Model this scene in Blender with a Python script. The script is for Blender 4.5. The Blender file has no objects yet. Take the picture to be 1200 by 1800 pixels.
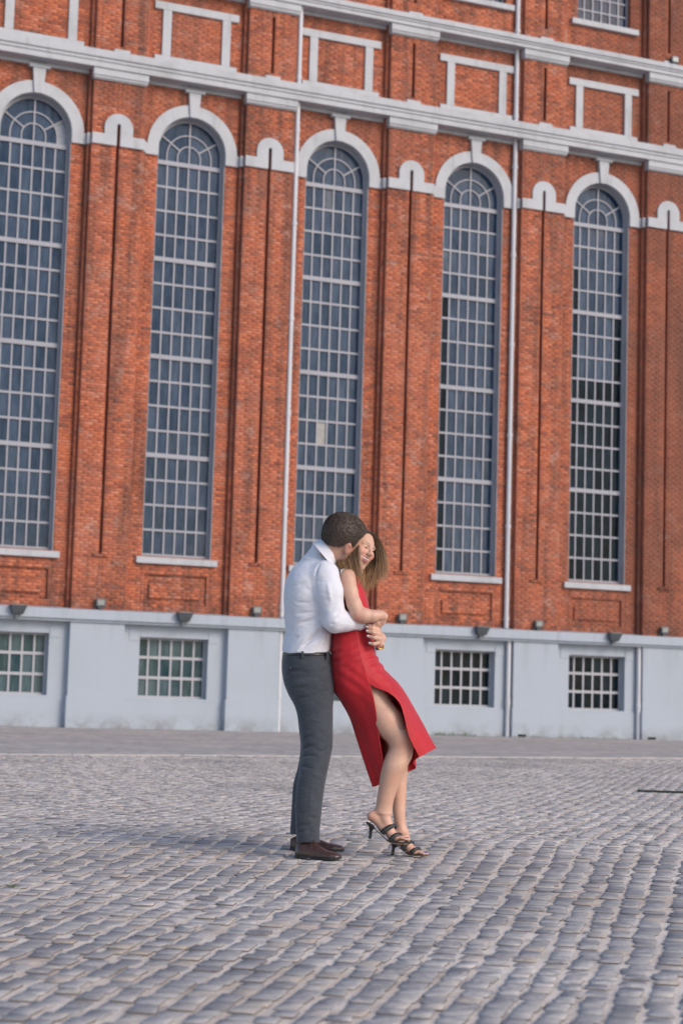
import bpy, bmesh, math, random
import numpy as np
from mathutils import Matrix, Vector
random.seed(7); rng = np.random.default_rng(11)
R = math.radians
scene = bpy.context.scene
COL = scene.collection

# ------------------------------------------------------------------ camera
FPX, PITCH, ROLL = 3174.62, 0.1036724, 0.0287848       # focal length in pixels of the 1200x1800 frame
YAW, U0, CAMH, BAY, WALLD = 0.4045962, -0.3594552, 0.8332631, 3.9791206, 45.8
cam_d = bpy.data.cameras.new('camera'); cam = bpy.data.objects.new('camera', cam_d); COL.objects.link(cam)
cp, sp, cr, sr = math.cos(PITCH), math.sin(PITCH), math.cos(ROLL), math.sin(ROLL)
fw = Vector((0, cp, sp)); r0 = Vector((1, 0, 0)); u0 = Vector((0, -sp, cp))
rt = r0*cr + u0*sr; up = -r0*sr + u0*cr
cam.matrix_world = Matrix(((rt.x, up.x, -fw.x, 0), (rt.y, up.y, -fw.y, 0), (rt.z, up.z, -fw.z, CAMH), (0, 0, 0, 1)))
cam_d.sensor_fit = 'VERTICAL'; cam_d.sensor_height = 36; cam_d.lens = FPX/1800*36
cam_d.clip_start = .1; cam_d.clip_end = 3000
cam_d.dof.use_dof = True; cam_d.dof.focus_distance = 9.8; cam_d.dof.aperture_fstop = 3.8
scene.camera = cam
# ------------------------------------------------------------------ world and sun
world = bpy.data.worlds.new('World'); scene.world = world; world.use_nodes = True
wn = world.node_tree.nodes; wl = world.node_tree.links
bg = wn['Background']; sky = wn.new('ShaderNodeTexSky'); sky.sky_type = 'NISHITA'; sky.sun_disc = False
SUN_EL, SUN_AZ = R(32), R(128)     # azimuth clockwise from +Y (north), so the sun stands behind the camera's right shoulder
sky.sun_elevation = SUN_EL; sky.sun_rotation = SUN_AZ; sky.dust_density = 1.2; sky.ozone_density = 1.0
bg.inputs['Strength'].default_value = 0.15
wl.new(sky.outputs[0], bg.inputs['Color'])
sd = bpy.data.lights.new('sun', 'SUN'); sd.energy = 1.5; sd.angle = R(28); sd.color = (1, .85, .72)
sun = bpy.data.objects.new('sun', sd); COL.objects.link(sun)
sdir = Vector((math.sin(SUN_AZ)*math.cos(SUN_EL), math.cos(SUN_AZ)*math.cos(SUN_EL), math.sin(SUN_EL)))
sun.rotation_euler = sdir.to_track_quat('Z', 'Y').to_euler(); sun.location = (8, -10, 12)
scene.view_settings.view_transform = 'Standard'; scene.view_settings.look = 'None'
scene.view_settings.exposure = 0.28; scene.view_settings.gamma = 1; scene.view_settings.use_curve_mapping = False
scene.cycles.use_denoising = True; scene.cycles.max_bounces = 6

# ------------------------------------------------------------------ helpers
def ray(x, y):
    a0, b0 = x-600., 900.-y
    a = a0*cr - b0*sr; b = a0*sr + b0*cr
    return a, FPX*cp - b*sp, FPX*sp + b*cp
def at(x, y, Y):
    "point seen at pixel (x, y) of the 1200x1800 frame at distance Y; works on arrays"
    a, Yd, Z = ray(x, y); t = Y/Yd
    return a*t, Y+0*a, CAMH + Z*t
def ground_px(x, y):
    a, Yd, Z = ray(x, y); t = -CAMH/Z
    return a*t, Yd*t
def tag(o, label=None, cat=None, group=None, kind=None):
    if label: o['label'] = label
    if cat: o['category'] = cat
    if group: o['group'] = group
    if kind: o['kind'] = kind
    return o
def empty(name, loc=(0, 0, 0), rz=0, parent=None):
    o = bpy.data.objects.new(name, None); COL.objects.link(o); o.location = loc; o.rotation_euler = (0, 0, rz)
    o.empty_display_size = .2
    if parent: o.parent = parent
    return o
def mk(name, v, f, mat, parent=None, smooth=False, matidx=None):
    me = bpy.data.meshes.new(name); me.from_pydata([tuple(p) for p in v], [], [tuple(q) for q in f])
    for m in (mat if isinstance(mat, (list, tuple)) else [mat]): me.materials.append(m)
    if smooth: me.polygons.foreach_set('use_smooth', [True]*len(me.polygons))
    if matidx is not None: me.polygons.foreach_set('material_index', matidx)
    me.update()
    o = bpy.data.objects.new(name, me); COL.objects.link(o)
    if parent: o.parent = parent
    return o
def mk_np(name, v, q, mat, parent=None, smooth=False, k=4):
    "fast mesh from numpy arrays: v (n,3), q (m,k)"
    me = bpy.data.meshes.new(name); v = np.asarray(v, np.float32); q = np.asarray(q, np.int32)
    me.vertices.add(len(v)); me.vertices.foreach_set('co', v.ravel())
    me.loops.add(q.size); me.loops.foreach_set('vertex_index', q.ravel())
    me.polygons.add(len(q)); me.polygons.foreach_set('loop_start', np.arange(len(q), dtype=np.int32)*k)
    me.polygons.foreach_set('loop_total', np.full(len(q), k, np.int32))
    if smooth: me.polygons.foreach_set('use_smooth', np.ones(len(q), bool))
    me.materials.append(mat); me.update(calc_edges=True); me.validate()
    o = bpy.data.objects.new(name, me); COL.objects.link(o)
    if parent: o.parent = parent
    return o
class MB:
    def __init__(s): s.v = []; s.f = []
    def add(s, v, f):
        n = len(s.v); s.v += [tuple(p) for p in v]; s.f += [tuple(i+n for i in q) for q in f]; return s
    def box(s, x0, x1, y0, y1, z0, z1):
        return s.add([(x0,y0,z0),(x1,y0,z0),(x1,y1,z0),(x0,y1,z0),(x0,y0,z1),(x1,y0,z1),(x1,y1,z1),(x0,y1,z1)],
                     [(0,3,2,1),(4,5,6,7),(0,1,5,4),(1,2,6,5),(2,3,7,6),(3,0,4,7)])
    def prism(s, poly, y0, y1):
        "poly in (x,z), counter-clockwise seen from -y, extruded from y0 (front) to y1"
        n = len(poly)
        v = [(x, y0, z) for x, z in poly] + [(x, y1, z) for x, z in poly]
        f = [tuple(range(n)), tuple(range(2*n-1, n-1, -1))] + [(i, i+n, (i+1) % n + n, (i+1) % n) for i in range(n)]
        return s.add(v, f)
    def strip(s, inner, outer, y0, y1, close_ends=True):
        "band between two polylines in (x,z), front at y0, back at y1"
        n = len(inner); v = []
        for y in (y0, y1):
            v += [(x, y, z) for x, z in inner] + [(x, y, z) for x, z in outer]
        f = []
        for i in range(n-1):
            f += [(i, n+i, n+i+1, i+1), (2*n+i, 2*n+i+1, 3*n+i+1, 3*n+i), (i, i+1, 2*n+i+1, 2*n+i), (n+i, 3*n+i, 3*n+i+1, n+i+1)]
        if close_ends: f += [(0, 2*n, 3*n, n), (n-1, 2*n-1, 4*n-1, 3*n-1)]
        return s.add(v, f)
    def tube(s, pts, rad, n=10, caps=True):
        pts = [Vector(p) for p in pts]; m = len(pts)
        rads = rad if isinstance(rad, (list, tuple)) else [rad]*m
        v = []; f = []
        for i, p in enumerate(pts):
            t = (pts[min(i+1, m-1)] - pts[max(i-1, 0)]).normalized()
            a = Vector((0, 0, 1)) if abs(t.z) < .9 else Vector((1, 0, 0))
            e1 = t.cross(a).normalized(); e2 = t.cross(e1)
            for k in range(n):
                c = 2*math.pi*k/n; v.append(p + (e1*math.cos(c) + e2*math.sin(c))*rads[i])
        for i in range(m-1):
            for k in range(n): f.append((i*n+k, i*n+(k+1) % n, (i+1)*n+(k+1) % n, (i+1)*n+k))
        if caps: f += [tuple(range(n-1, -1, -1)), tuple(range((m-1)*n, m*n))]
        return s.add(v, f)
    def build(s, name, mat, parent=None, smooth=False):
        o = mk(name, s.v, s.f, mat, parent, smooth)
        bm = bmesh.new(); bm.from_mesh(o.data); bmesh.ops.recalc_face_normals(bm, faces=bm.faces); bm.to_mesh(o.data); bm.free()
        return o
def shade_flat_bevel(o, w, seg=1):
    m = o.modifiers.new('b', 'BEVEL'); m.width = w; m.segments = seg; m.limit_method = 'ANGLE'; m.angle_limit = R(40); return o

# ------------------------------------------------------------------ materials
def new_mat(name):
    m = bpy.data.materials.new(name); m.use_nodes = True; nt = m.node_tree
    return m, nt, nt.nodes, nt.links, nt.nodes['Principled BSDF']
def ramp(nodes, stops, interp='LINEAR'):
    r = nodes.new('ShaderNodeValToRGB'); cr_ = r.color_ramp; cr_.interpolation = interp
    while len(cr_.elements) < len(stops): cr_.elements.new(.5)
    for e, (p, c) in zip(cr_.elements, stops): e.position = p; e.color = (*c, 1) if len(c) == 3 else c
    return r
def noise(nodes, links, vec, scale, detail=4, rough=.6, stretch=None):
    n = nodes.new('ShaderNodeTexNoise'); n.inputs['Scale'].default_value = scale; n.inputs['Detail'].default_value = detail; n.inputs['Roughness'].default_value = rough
    if stretch:
        mp = nodes.new('ShaderNodeMapping'); mp.inputs['Scale'].default_value = stretch; links.new(vec, mp.inputs[0]); vec = mp.outputs[0]
    links.new(vec, n.inputs['Vector']); return n
def mixc(nodes, links, a, b, fac, mode='MIX'):
    m = nodes.new('ShaderNodeMix'); m.data_type = 'RGBA'; m.blend_type = mode
    for sock, val in ((m.inputs['A'], a), (m.inputs['B'], b), (m.inputs['Factor'], fac)):
        if isinstance(val, bpy.types.NodeSocket): links.new(val, sock)
        elif isinstance(val, tuple): sock.default_value = (*val, 1)
        else: sock.default_value = val
    return m.outputs['Result']
def bump(nodes, links, bsdf, h, strength=.3, dist=.01):
    b = nodes.new('ShaderNodeBump'); b.inputs['Strength'].default_value = strength; b.inputs['Distance'].default_value = dist
    links.new(h, b.inputs['Height']); links.new(b.outputs[0], bsdf.inputs['Normal']); return b
def rm(nodes, links, v, a, b, c=0., d=1.):
    m = nodes.new('ShaderNodeMapRange'); links.new(v, m.inputs[0]); m.inputs[1].default_value = a; m.inputs[2].default_value = b; m.inputs[3].default_value = c; m.inputs[4].default_value = d
    return m.outputs[0]

def brick_stains(n, l, pos, col):
    big = noise(n, l, pos, .55, 3, .6); mid = noise(n, l, pos, 2.6, 5, .65); run = noise(n, l, pos, 1.0, 4, .6, (3.2, 3.2, .25))
    col = mixc(n, l, col, (.42, .16, .105), rm(n, l, big.outputs[0], .42, .68, 0, .45))
    col = mixc(n, l, col, (.075, .045, .038), rm(n, l, run.outputs[0], .47, .68, 0, .62))
    col = mixc(n, l, col, (.68, .42, .34), rm(n, l, mid.outputs[0], .58, .72, 0, .6))
    m2_ = noise(n, l, pos, 1.3, 6, .7); col = mixc(n, l, col, (.15, .058, .04), rm(n, l, m2_.outputs[0], .5, .68, 0, .5)); m3_ = noise(n, l, pos, 7, 4, .7); col = mixc(n, l, col, (.10, .06, .05), rm(n, l, m3_.outputs[0], .58, .72, 0, .55))
    return col
def brick_mat():
    m, nt, n, l, b = new_mat('brick')
    g = n.new('ShaderNodeNewGeometry'); tc = n.new('ShaderNodeTexCoord')
    r = ramp(n, [(0, (.27, .09, .06)), (.12, (.38, .115, .065)), (.3, (.49, .14, .072)), (.55, (.55, .158, .074)), (.8, (.60, .195, .098)), (.95, (.58, .23, .15)), (1, (.18, .085, .062))])
    l.new(g.outputs['Random Per Island'], r.inputs[0])
    col = brick_stains(n, l, tc.outputs['Object'], r.outputs[0])
    # soot along the foot of the brickwork, broken up by its own noise
    sep = n.new('ShaderNodeSeparateXYZ'); l.new(tc.outputs['Object'], sep.inputs[0])
    low = rm(n, l, sep.outputs[2], 2.8, 3.5, 1, 0); nn = noise(n, l, tc.outputs['Object'], 3.5, 4, .7)
    mu = n.new('ShaderNodeMath'); mu.operation = 'MULTIPLY'; l.new(low, mu.inputs[0]); l.new(rm(n, l, nn.outputs[0], .46, .62, 0, .9), mu.inputs[1])
    col = mixc(n, l, col, (.06, .042, .035), mu.outputs[0])
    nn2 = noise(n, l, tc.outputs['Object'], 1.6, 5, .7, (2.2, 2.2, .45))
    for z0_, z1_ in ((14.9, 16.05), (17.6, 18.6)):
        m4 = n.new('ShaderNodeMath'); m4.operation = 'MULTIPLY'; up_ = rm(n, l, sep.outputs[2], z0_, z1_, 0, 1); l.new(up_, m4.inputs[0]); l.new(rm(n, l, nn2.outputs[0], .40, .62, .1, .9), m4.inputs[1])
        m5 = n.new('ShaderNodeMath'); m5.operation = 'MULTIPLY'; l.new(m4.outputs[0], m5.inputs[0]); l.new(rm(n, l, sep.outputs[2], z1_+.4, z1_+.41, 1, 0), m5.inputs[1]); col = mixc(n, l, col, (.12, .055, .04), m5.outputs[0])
    # shading over the far bays, painted into the brick colour with brown dirt
    tone = rm(n, l, sep.outputs[0], 6.0, 9.6, 0, .85); on = noise(n, l, tc.outputs['Object'], .5, 4, .6)
    m2 = n.new('ShaderNodeMath'); m2.operation = 'MULTIPLY'; l.new(tone, m2.inputs[0]); l.new(rm(n, l, on.outputs[0], .3, .55, .45, 1), m2.inputs[1])
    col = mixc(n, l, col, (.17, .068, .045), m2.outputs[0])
    l.new(col, b.inputs['Base Color']); b.inputs['Roughness'].default_value = .88
    fn = noise(n, l, tc.outputs['Object'], 60, 3, .6); bump(n, l, b, fn.outputs[0], .35, .004)
    return m
def brick_wall_mat():
    "mortar bed and the returns of the brickwork, too narrow to carry single bricks"
    m, nt, n, l, b = new_mat('brickwork_bed')
    tc = n.new('ShaderNodeTexCoord'); mp = n.new('ShaderNodeMapping'); mp.inputs['Rotation'].default_value = (R(90), 0, 0)
    l.new(tc.outputs['Object'], mp.inputs[0])
    sep = n.new('ShaderNodeSeparateXYZ'); l.new(tc.outputs['Object'], sep.inputs[0])
    ad = n.new('ShaderNodeMath'); l.new(sep.outputs[0], ad.inputs[0]); l.new(sep.outputs[1], ad.inputs[1])
    cb = n.new('ShaderNodeCombineXYZ'); l.new(ad.outputs[0], cb.inputs[0]); l.new(sep.outputs[2], cb.inputs[1])
    bt = n.new('ShaderNodeTexBrick'); l.new(cb.outputs[0], bt.inputs[0]); bt.inputs['Scale'].default_value = 1
    bt.inputs['Brick Width'].default_value = .23; bt.inputs['Row Height'].default_value = .075; bt.inputs['Mortar Size'].default_value = .006
    bt.inputs['Color1'].default_value = (.28, .08, .045, 1); bt.inputs['Color2'].default_value = (.42, .12, .065, 1); bt.inputs['Mortar'].default_value = (.22, .10, .068, 1)
    col = brick_stains(n, l, tc.outputs['Object'], bt.outputs[0])
    l.new(col, b.inputs['Base Color']); b.inputs['Roughness'].default_value = .95
    bump(n, l, b, bt.outputs['Fac'], -.5, .006)
    return m
def paint_mat(name, c, rough=.6, dirt=(.38, .38, .38), amount=.35, scale=1.2):
    m, nt, n, l, b = new_mat(name)
    tc = n.new('ShaderNodeTexCoord'); a = noise(n, l, tc.outputs['Object'], scale, 6, .6); s = noise(n, l, tc.outputs['Object'], scale*1.5, 5, .65, (2.5, 2.5, .3))
    col = mixc(n, l, c, dirt, rm(n, l, a.outputs[0], .48, .75, 0, amount))
    col = mixc(n, l, col, dirt, rm(n, l, s.outputs[0], .55, .78, 0, amount*1.3))
    l.new(col, b.inputs['Base Color']); b.inputs['Roughness'].default_value = rough
    f = noise(n, l, tc.outputs['Object'], 18, 5, .6); bump(n, l, b, f.outputs[0], .25, .01)
    return m
def plain(name, c, rough=.5, metal=0, bumps=None, coat=0):
    m, nt, n, l, b = new_mat(name)
    b.inputs['Base Color'].default_value = (*c, 1); b.inputs['Roughness'].default_value = rough; b.inputs['Metallic'].default_value = metal
    if coat: b.inputs['Coat Weight'].default_value = coat
    tc = n.new('ShaderNodeTexCoord')
    a = noise(n, l, tc.outputs['Object'], 9, 4, .6)
    l.new(mixc(n, l, c, tuple(x*.72 for x in c), rm(n, l, a.outputs[0], .4, .7, 0, .8)), b.inputs['Base Color'])
    if bumps: f = noise(n, l, tc.outputs['Object'], bumps[0], 4, .6); bump(n, l, b, f.outputs[0], bumps[1], bumps[2])
    return m
def glass_mat(name, dark, light, fac=(.35, .7), spec=.5):
    "dusty industrial panes with dim linings behind them"
    m, nt, n, l, b = new_mat(name)
    tc = n.new('ShaderNodeTexCoord'); oi = n.new('ShaderNodeObjectInfo'); g = n.new('ShaderNodeNewGeometry')
    ad = n.new('ShaderNodeMath'); ad.operation = 'ADD'; l.new(oi.outputs['Random'], ad.inputs[0]); l.new(g.outputs['Random Per Island'], ad.inputs[1])
    fr = n.new('ShaderNodeMath'); fr.operation = 'FRACT'; l.new(ad.outputs[0], fr.inputs[0])
    w = n.new('ShaderNodeTexNoise'); w.noise_dimensions = '4D'; w.inputs['Scale'].default_value = 3.0; w.inputs['Detail'].default_value = 3
    mp = n.new('ShaderNodeMapping'); mp.inputs['Scale'].default_value = (3, 1, .8); l.new(tc.outputs['Object'], mp.inputs[0]); l.new(mp.outputs[0], w.inputs['Vector'])
    wv = n.new('ShaderNodeMath'); wv.operation = 'MULTIPLY'; wv.inputs[1].default_value = 40; l.new(fr.outputs[0], wv.inputs[0]); l.new(wv.outputs[0], w.inputs['W'])
    sm = n.new('ShaderNodeMath'); sm.operation = 'MULTIPLY_ADD'; l.new(fr.outputs[0], sm.inputs[0]); sm.inputs[1].default_value = .35; l.new(w.outputs[0], sm.inputs[2])
    l.new(mixc(n, l, dark, light, rm(n, l, sm.outputs[0], fac[0]+.1, fac[1]+.25, 0, 1)), b.inputs['Base Color'])
    b.inputs['Roughness'].default_value = .12; b.inputs['IOR'].default_value = 1.42; b.inputs['Specular IOR Level'].default_value = spec
    f = noise(n, l, tc.outputs['Object'], 2.2, 2, .5); bump(n, l, b, f.outputs[0], .18, .02)
    return m
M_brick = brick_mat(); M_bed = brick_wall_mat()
M_white = paint_mat('white_trim_paint', (.46, .475, .51), .6, (.25, .26, .27), .5)
def plinth_mat(name, c):
    m = paint_mat(name, c, .7, (.33, .38, .42), .38, .8); nt = m.node_tree; n, l = nt.nodes, nt.links; b = n['Principled BSDF']
    tone = b.inputs['Base Color'].links[0].from_socket; tc = n.new('ShaderNodeTexCoord'); sp = n.new('ShaderNodeSeparateXYZ'); l.new(tc.outputs['Object'], sp.inputs[0])
    nn = noise(n, l, tc.outputs['Object'], 2.2, 5, .7); ns = noise(n, l, tc.outputs['Object'], 1.6, 4, .6, (3, 3, .2))
    mu = n.new('ShaderNodeMath'); mu.operation = 'MULTIPLY'; l.new(rm(n, l, sp.outputs[2], .02, .42, 1, 0), mu.inputs[0]); l.new(rm(n, l, nn.outputs[0], .42, .66, .05, .7), mu.inputs[1])
    col = mixc(n, l, tone, (.17, .165, .16), mu.outputs[0]); m2 = n.new('ShaderNodeMath'); m2.operation = 'MULTIPLY'; l.new(rm(n, l, sp.outputs[2], 1.7, 2.55, 0, 1), m2.inputs[0]); l.new(rm(n, l, ns.outputs[0], .52, .7, 0, .35), m2.inputs[1])
    l.new(mixc(n, l, col, (.20, .22, .235), m2.outputs[0]), b.inputs['Base Color']); return m
M_plinth = plinth_mat('plinth_paint', (.39, .435, .50))
M_frame = paint_mat('window_frame_paint', (.33, .335, .385), .5, (.22, .22, .26), .4)
M_reveal = paint_mat('reveal_paint', (.40, .41, .44), .7, (.17, .18, .2), .5)
M_glass = glass_mat('tall_window_glass', (.008, .028, .064), (.055, .086, .140), spec=.28)
M_glass_dark = glass_mat('dark_window_glass', (.002, .006, .010), (.014, .028, .042), spec=.10)
M_glass_up = glass_mat('upper_window_glass', (.006, .016, .045), (.02, .04, .09), spec=.15)
M_glass_low = glass_mat('basement_window_glass', (.022, .055, .068), (.09, .14, .16), spec=.2)
M_panel = plain('opaque_pane', (.30, .33, .38), .6)
M_panel2 = plain('pale_pane', (.36, .35, .33), .6)
M_pipe = paint_mat('pipe_paint', (.60, .60, .64), .45, (.40, .40, .42), .3)
M_lamp = plain('floodlight_housing', (.10, .115, .13), .5, .2)
M_lampglass = plain('floodlight_glass', (.25, .27, .28), .15)
M_black = plain('black_vent', (.01, .012, .012), .7)

# ------------------------------------------------------------------ ground
KA = (-4.325, 23.586); KB = (5.947, 31.09)             # line of the pale kerb strip
kd = Vector((KB[0]-KA[0], KB[1]-KA[1])).normalized(); kn = Vector((-kd.y, kd.x))
def kerb_side(x, y): return (x-KA[0])*kn.x + (y-KA[1])*kn.y      # > 0 beyond the kerb
def sand_mat():
    m, nt, n, l, b = new_mat('joint_sand'); tc = n.new('ShaderNodeTexCoord')
    a = noise(n, l, tc.outputs['Object'], .7, 5, .6); f = noise(n, l, tc.outputs['Object'], 45, 5, .7); g = noise(n, l, tc.outputs['Object'], 5, 4, .6)
    col = mixc(n, l, (.82, .72, .63), (.62, .49, .39), rm(n, l, a.outputs[0], .42, .65))
    col = mixc(n, l, col, (.26, .20, .16), rm(n, l, g.outputs[0], .52, .70, 0, .6))
    col = mixc(n, l, col, (.84, .76, .68), rm(n, l, f.outputs[0], .5, .7, 0, .5))
    # outside the laid courses the same paving is carried by the material
    gm = n.new('ShaderNodeNewGeometry'); sp = n.new('ShaderNodeSeparateXYZ'); l.new(gm.outputs['Position'], sp.inputs[0])
    mp = n.new('ShaderNodeMapping'); mp.inputs['Rotation'].default_value = (0, 0, R(14)); l.new(gm.outputs['Position'], mp.inputs[0])
    bt = n.new('ShaderNodeTexBrick'); l.new(mp.outputs[0], bt.inputs[0]); bt.inputs['Scale'].default_value = 1; bt.inputs['Brick Width'].default_value = .14; bt.inputs['Row Height'].default_value = .13; bt.inputs['Mortar Size'].default_value = .012
    bt.inputs['Color1'].default_value = (.22, .23, .26, 1); bt.inputs['Color2'].default_value = (.34, .34, .365, 1); bt.inputs['Mortar'].default_value = (.48, .42, .38, 1)
    ab = n.new('ShaderNodeMath'); ab.operation = 'ABSOLUTE'; l.new(sp.outputs[0], ab.inputs[0])
    wd = n.new('ShaderNodeMath'); wd.operation = 'MULTIPLY_ADD'; l.new(sp.outputs[1], wd.inputs[0]); wd.inputs[1].default_value = -.20; l.new(ab.outputs[0], wd.inputs[2])
    mx = n.new('ShaderNodeMath'); mx.operation = 'MAXIMUM'; l.new(rm(n, l, wd.outputs[0], .75, .85), mx.inputs[0]); l.new(rm(n, l, sp.outputs[1], 3.5, 3.3), mx.inputs[1])
    col = mixc(n, l, col, bt.outputs[0], mx.outputs[0])
    l.new(col, b.inputs['Base Color']); b.inputs['Roughness'].default_value = .95
    bump(n, l, b, f.outputs[0], .8, .01); return m
def stone_mat():
    m, nt, n, l, b = new_mat('cobble_granite'); tc = n.new('ShaderNodeTexCoord'); g = n.new('ShaderNodeNewGeometry'); oi = n.new('ShaderNodeObjectInfo')
    ad = n.new('ShaderNodeMath'); l.new(oi.outputs['Random'], ad.inputs[0]); l.new(g.outputs['Random Per Island'], ad.inputs[1])
    fr = n.new('ShaderNodeMath'); fr.operation = 'FRACT'; l.new(ad.outputs[0], fr.inputs[0])
    r = ramp(n, [(0, (.18, .178, .192)), (.25, (.26, .252, .262)), (.5, (.33, .318, .318)), (.75, (.41, .388, .376)), (.9, (.45, .40, .35)), (1, (.42, .34, .275))])
    l.new(fr.outputs[0], r.inputs[0])
    P = g.outputs['Position']
    a = noise(n, l, P, .5, 5, .6); s = noise(n, l, P, 22, 6, .7); f = noise(n, l, P, 120, 4, .7)
    col = mixc(n, l, r.outputs[0], (.20, .20, .215), rm(n, l, s.outputs[0], .45, .62, 0, .5))
    col = mixc(n, l, col, (.52, .51, .52), rm(n, l, f.outputs[0], .55, .72, 0, .45))
    # sand dust trodden onto the stones in patches
    d = noise(n, l, P, 9, 5, .7); dm = n.new('ShaderNodeMath'); dm.operation = 'MULTIPLY'
    sp = n.new('ShaderNodeSeparateXYZ'); l.new(P, sp.inputs[0])
    band = n.new('ShaderNodeMath'); band.operation = 'MULTIPLY'; l.new(rm(n, l, sp.outputs[1], 10.2, 12.0, 0, 1), band.inputs[0]); l.new(rm(n, l, sp.outputs[1], 15, 25, 1, .35), band.inputs[1])
    bn = n.new('ShaderNodeMath'); bn.operation = 'MULTIPLY_ADD'; l.new(band.outputs[0], bn.inputs[0]); bn.inputs[1].default_value = .20; l.new(a.outputs[0], bn.inputs[2])
    l.new(rm(n, l, bn.outputs[0], .44, .66, .10, 1), dm.inputs[0]); l.new(rm(n, l, d.outputs[0], .42, .60, 0, .9), dm.inputs[1])
    col = mixc(n, l, col, (.78, .70, .65), dm.outputs[0])
    l.new(col, b.inputs['Base Color']); b.inputs['Roughness'].default_value = .62
    mx = n.new('ShaderNodeMath'); mx.operation = 'MULTIPLY_ADD'; l.new(f.outputs[0], mx.inputs[0]); mx.inputs[1].default_value = .3; l.new(s.outputs[0], mx.inputs[2])
    bump(n, l, b, mx.outputs[0], .7, .006); return m
def far_ground_mat():
    m, nt, n, l, b = new_mat('far_setts'); g = n.new('ShaderNodeNewGeometry'); P = g.outputs['Position']
    mp = n.new('ShaderNodeMapping'); mp.inputs['Rotation'].default_value = (0, 0, R(13)); l.new(P, mp.inputs[0])
    bt = n.new('ShaderNodeTexBrick'); l.new(mp.outputs[0], bt.inputs[0]); bt.inputs['Scale'].default_value = 1; bt.inputs['Brick Width'].default_value = .17; bt.inputs['Row Height'].default_value = .13
    bt.inputs['Mortar Size'].default_value = .012; bt.inputs['Color1'].default_value = (.29, .28, .29, 1); bt.inputs['Color2'].default_value = (.43, .41, .41, 1); bt.inputs['Mortar'].default_value = (.50, .46, .42, 1)
    a = noise(n, l, P, .6, 5, .65); s = noise(n, l, P, 4, 5, .65)
    col = mixc(n, l, bt.outputs[0], (.56, .51, .47), rm(n, l, a.outputs[0], .42, .62, 0, .7)); col = mixc(n, l, col, (.20, .19, .195), rm(n, l, s.outputs[0], .48, .62, 0, .7))
    l.new(col, b.inputs['Base Color']); b.inputs['Roughness'].default_value = .85; bump(n, l, b, s.outputs[0], .4, .02); return m
M_side = plain('cobble_side_grime', (.16, .13, .11), .95); M_sand = sand_mat(); M_stone = stone_mat(); M_far = far_ground_mat()
M_kerb = paint_mat('kerb_stone', (.42, .40, .40), .8, (.33, .32, .33), .5)
# the ground: joint sand bed on the plaza side, small setts beyond the kerb
def kp(s, t): return (KA[0] + kd.x*s + kn.x*t, KA[1] + kd.y*s + kn.y*t)
g1 = mk('ground', [(*kp(-400, -400), 0), (*kp(400, -400), 0), (*kp(400, 0), 0), (*kp(-400, 0), 0), (*kp(400, 600), 0), (*kp(-400, 600), 0)],
        [(0, 1, 2, 3), (3, 2, 4, 5)], [M_sand, M_far], matidx=[0, 1])
tag(g1, kind='structure')
kb = MB()
s_ = -60.
while s_ < 90:
    L = random.uniform(.85, 1.05); p = [kp(s_, -.07), kp(s_+L-.012, -.07), kp(s_+L-.012, .07), kp(s_, .07)]
    z = .022 + random.uniform(-.002, .003)
    kb.add([(x, y, -.02) for x, y in p] + [(x, y, z) for x, y in p], [(0,3,2,1),(4,5,6,7),(0,1,5,4),(1,2,6,5),(2,3,7,6),(3,0,4,7)]); s_ += L
kb = kb.build('kerb', M_kerb); tag(kb, kind='structure')

# cobbles: courses running back and to the right across the plaza
CA = R(76); ce = np.array([math.cos(CA), math.sin(CA)]); cf = np.array([math.sin(CA), -math.cos(CA)])   # along a course / across courses
def cobble_top(w, l_, seed, fine=True):
    "one cobble: worn quadrilateral, chamfered rim, slightly domed; local x across, y along"
    q = np.random.default_rng(seed); a, b = w/2, l_/2; j = lambda s: q.uniform(-s, s)
    k = .24*min(a, b)
    out = [(-a+k, -b), (a-k, -b), (a, -b+k), (a, b-k), (a-k, b), (-a+k, b), (-a, b-k), (-a, -b+k)]
    tw_, sh_ = j(.07), j(.07); out = [(x*(1+tw_*y/b)+j(.006)+sh_*y*.4, y+j(.006)+sh_*x*.8) for x, y in out]
    return out
xs = []; cells = []
c_i = -60
off = 0
course_pos = np.cumsum(np.r_[-10.0, rng.uniform(.112, .140, 150)])
for ci in range(150):
    x0, x1 = course_pos[ci], course_pos[ci+1]; s = 1.5 + rng.uniform(0, .15)
    while s < 31:
        L = rng.uniform(.085, .145)
        cx, cs = (x0+x1)/2, s + L/2
        wob = .035*math.sin(cs*.5+cx*.6)+rng.normal(0, .009); P = cf*(cx+wob) + ce*cs
        S_ = math.exp(-.055*max(0., 11-P[1])); xc = P[0]-.25*P[1]; P = np.array([.25*P[1]+xc*S_, P[1]])      # courses fan out slightly from the viewer
        ang = math.atan2(1, .25 + (xc*.055*S_ if P[1] < 11 else 0))
        if P[1] > 3.4 and kerb_side(P[0], P[1]) < -.12 and abs(P[0]-.02*P[1]) < .20*P[1]*1.12 + .9:
            cells.append((P[0], P[1], (x1-x0)*S_, L, ang))
        s += L
cells = np.array(cells)
inside = np.abs(cells[:, 0]/cells[:, 1]) < .186
score = np.where((cells[:, 1] > 4.66) & inside, 1/cells[:, 1], 0)
order = np.argsort(-score); near = set(order[:300].tolist())
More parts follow.
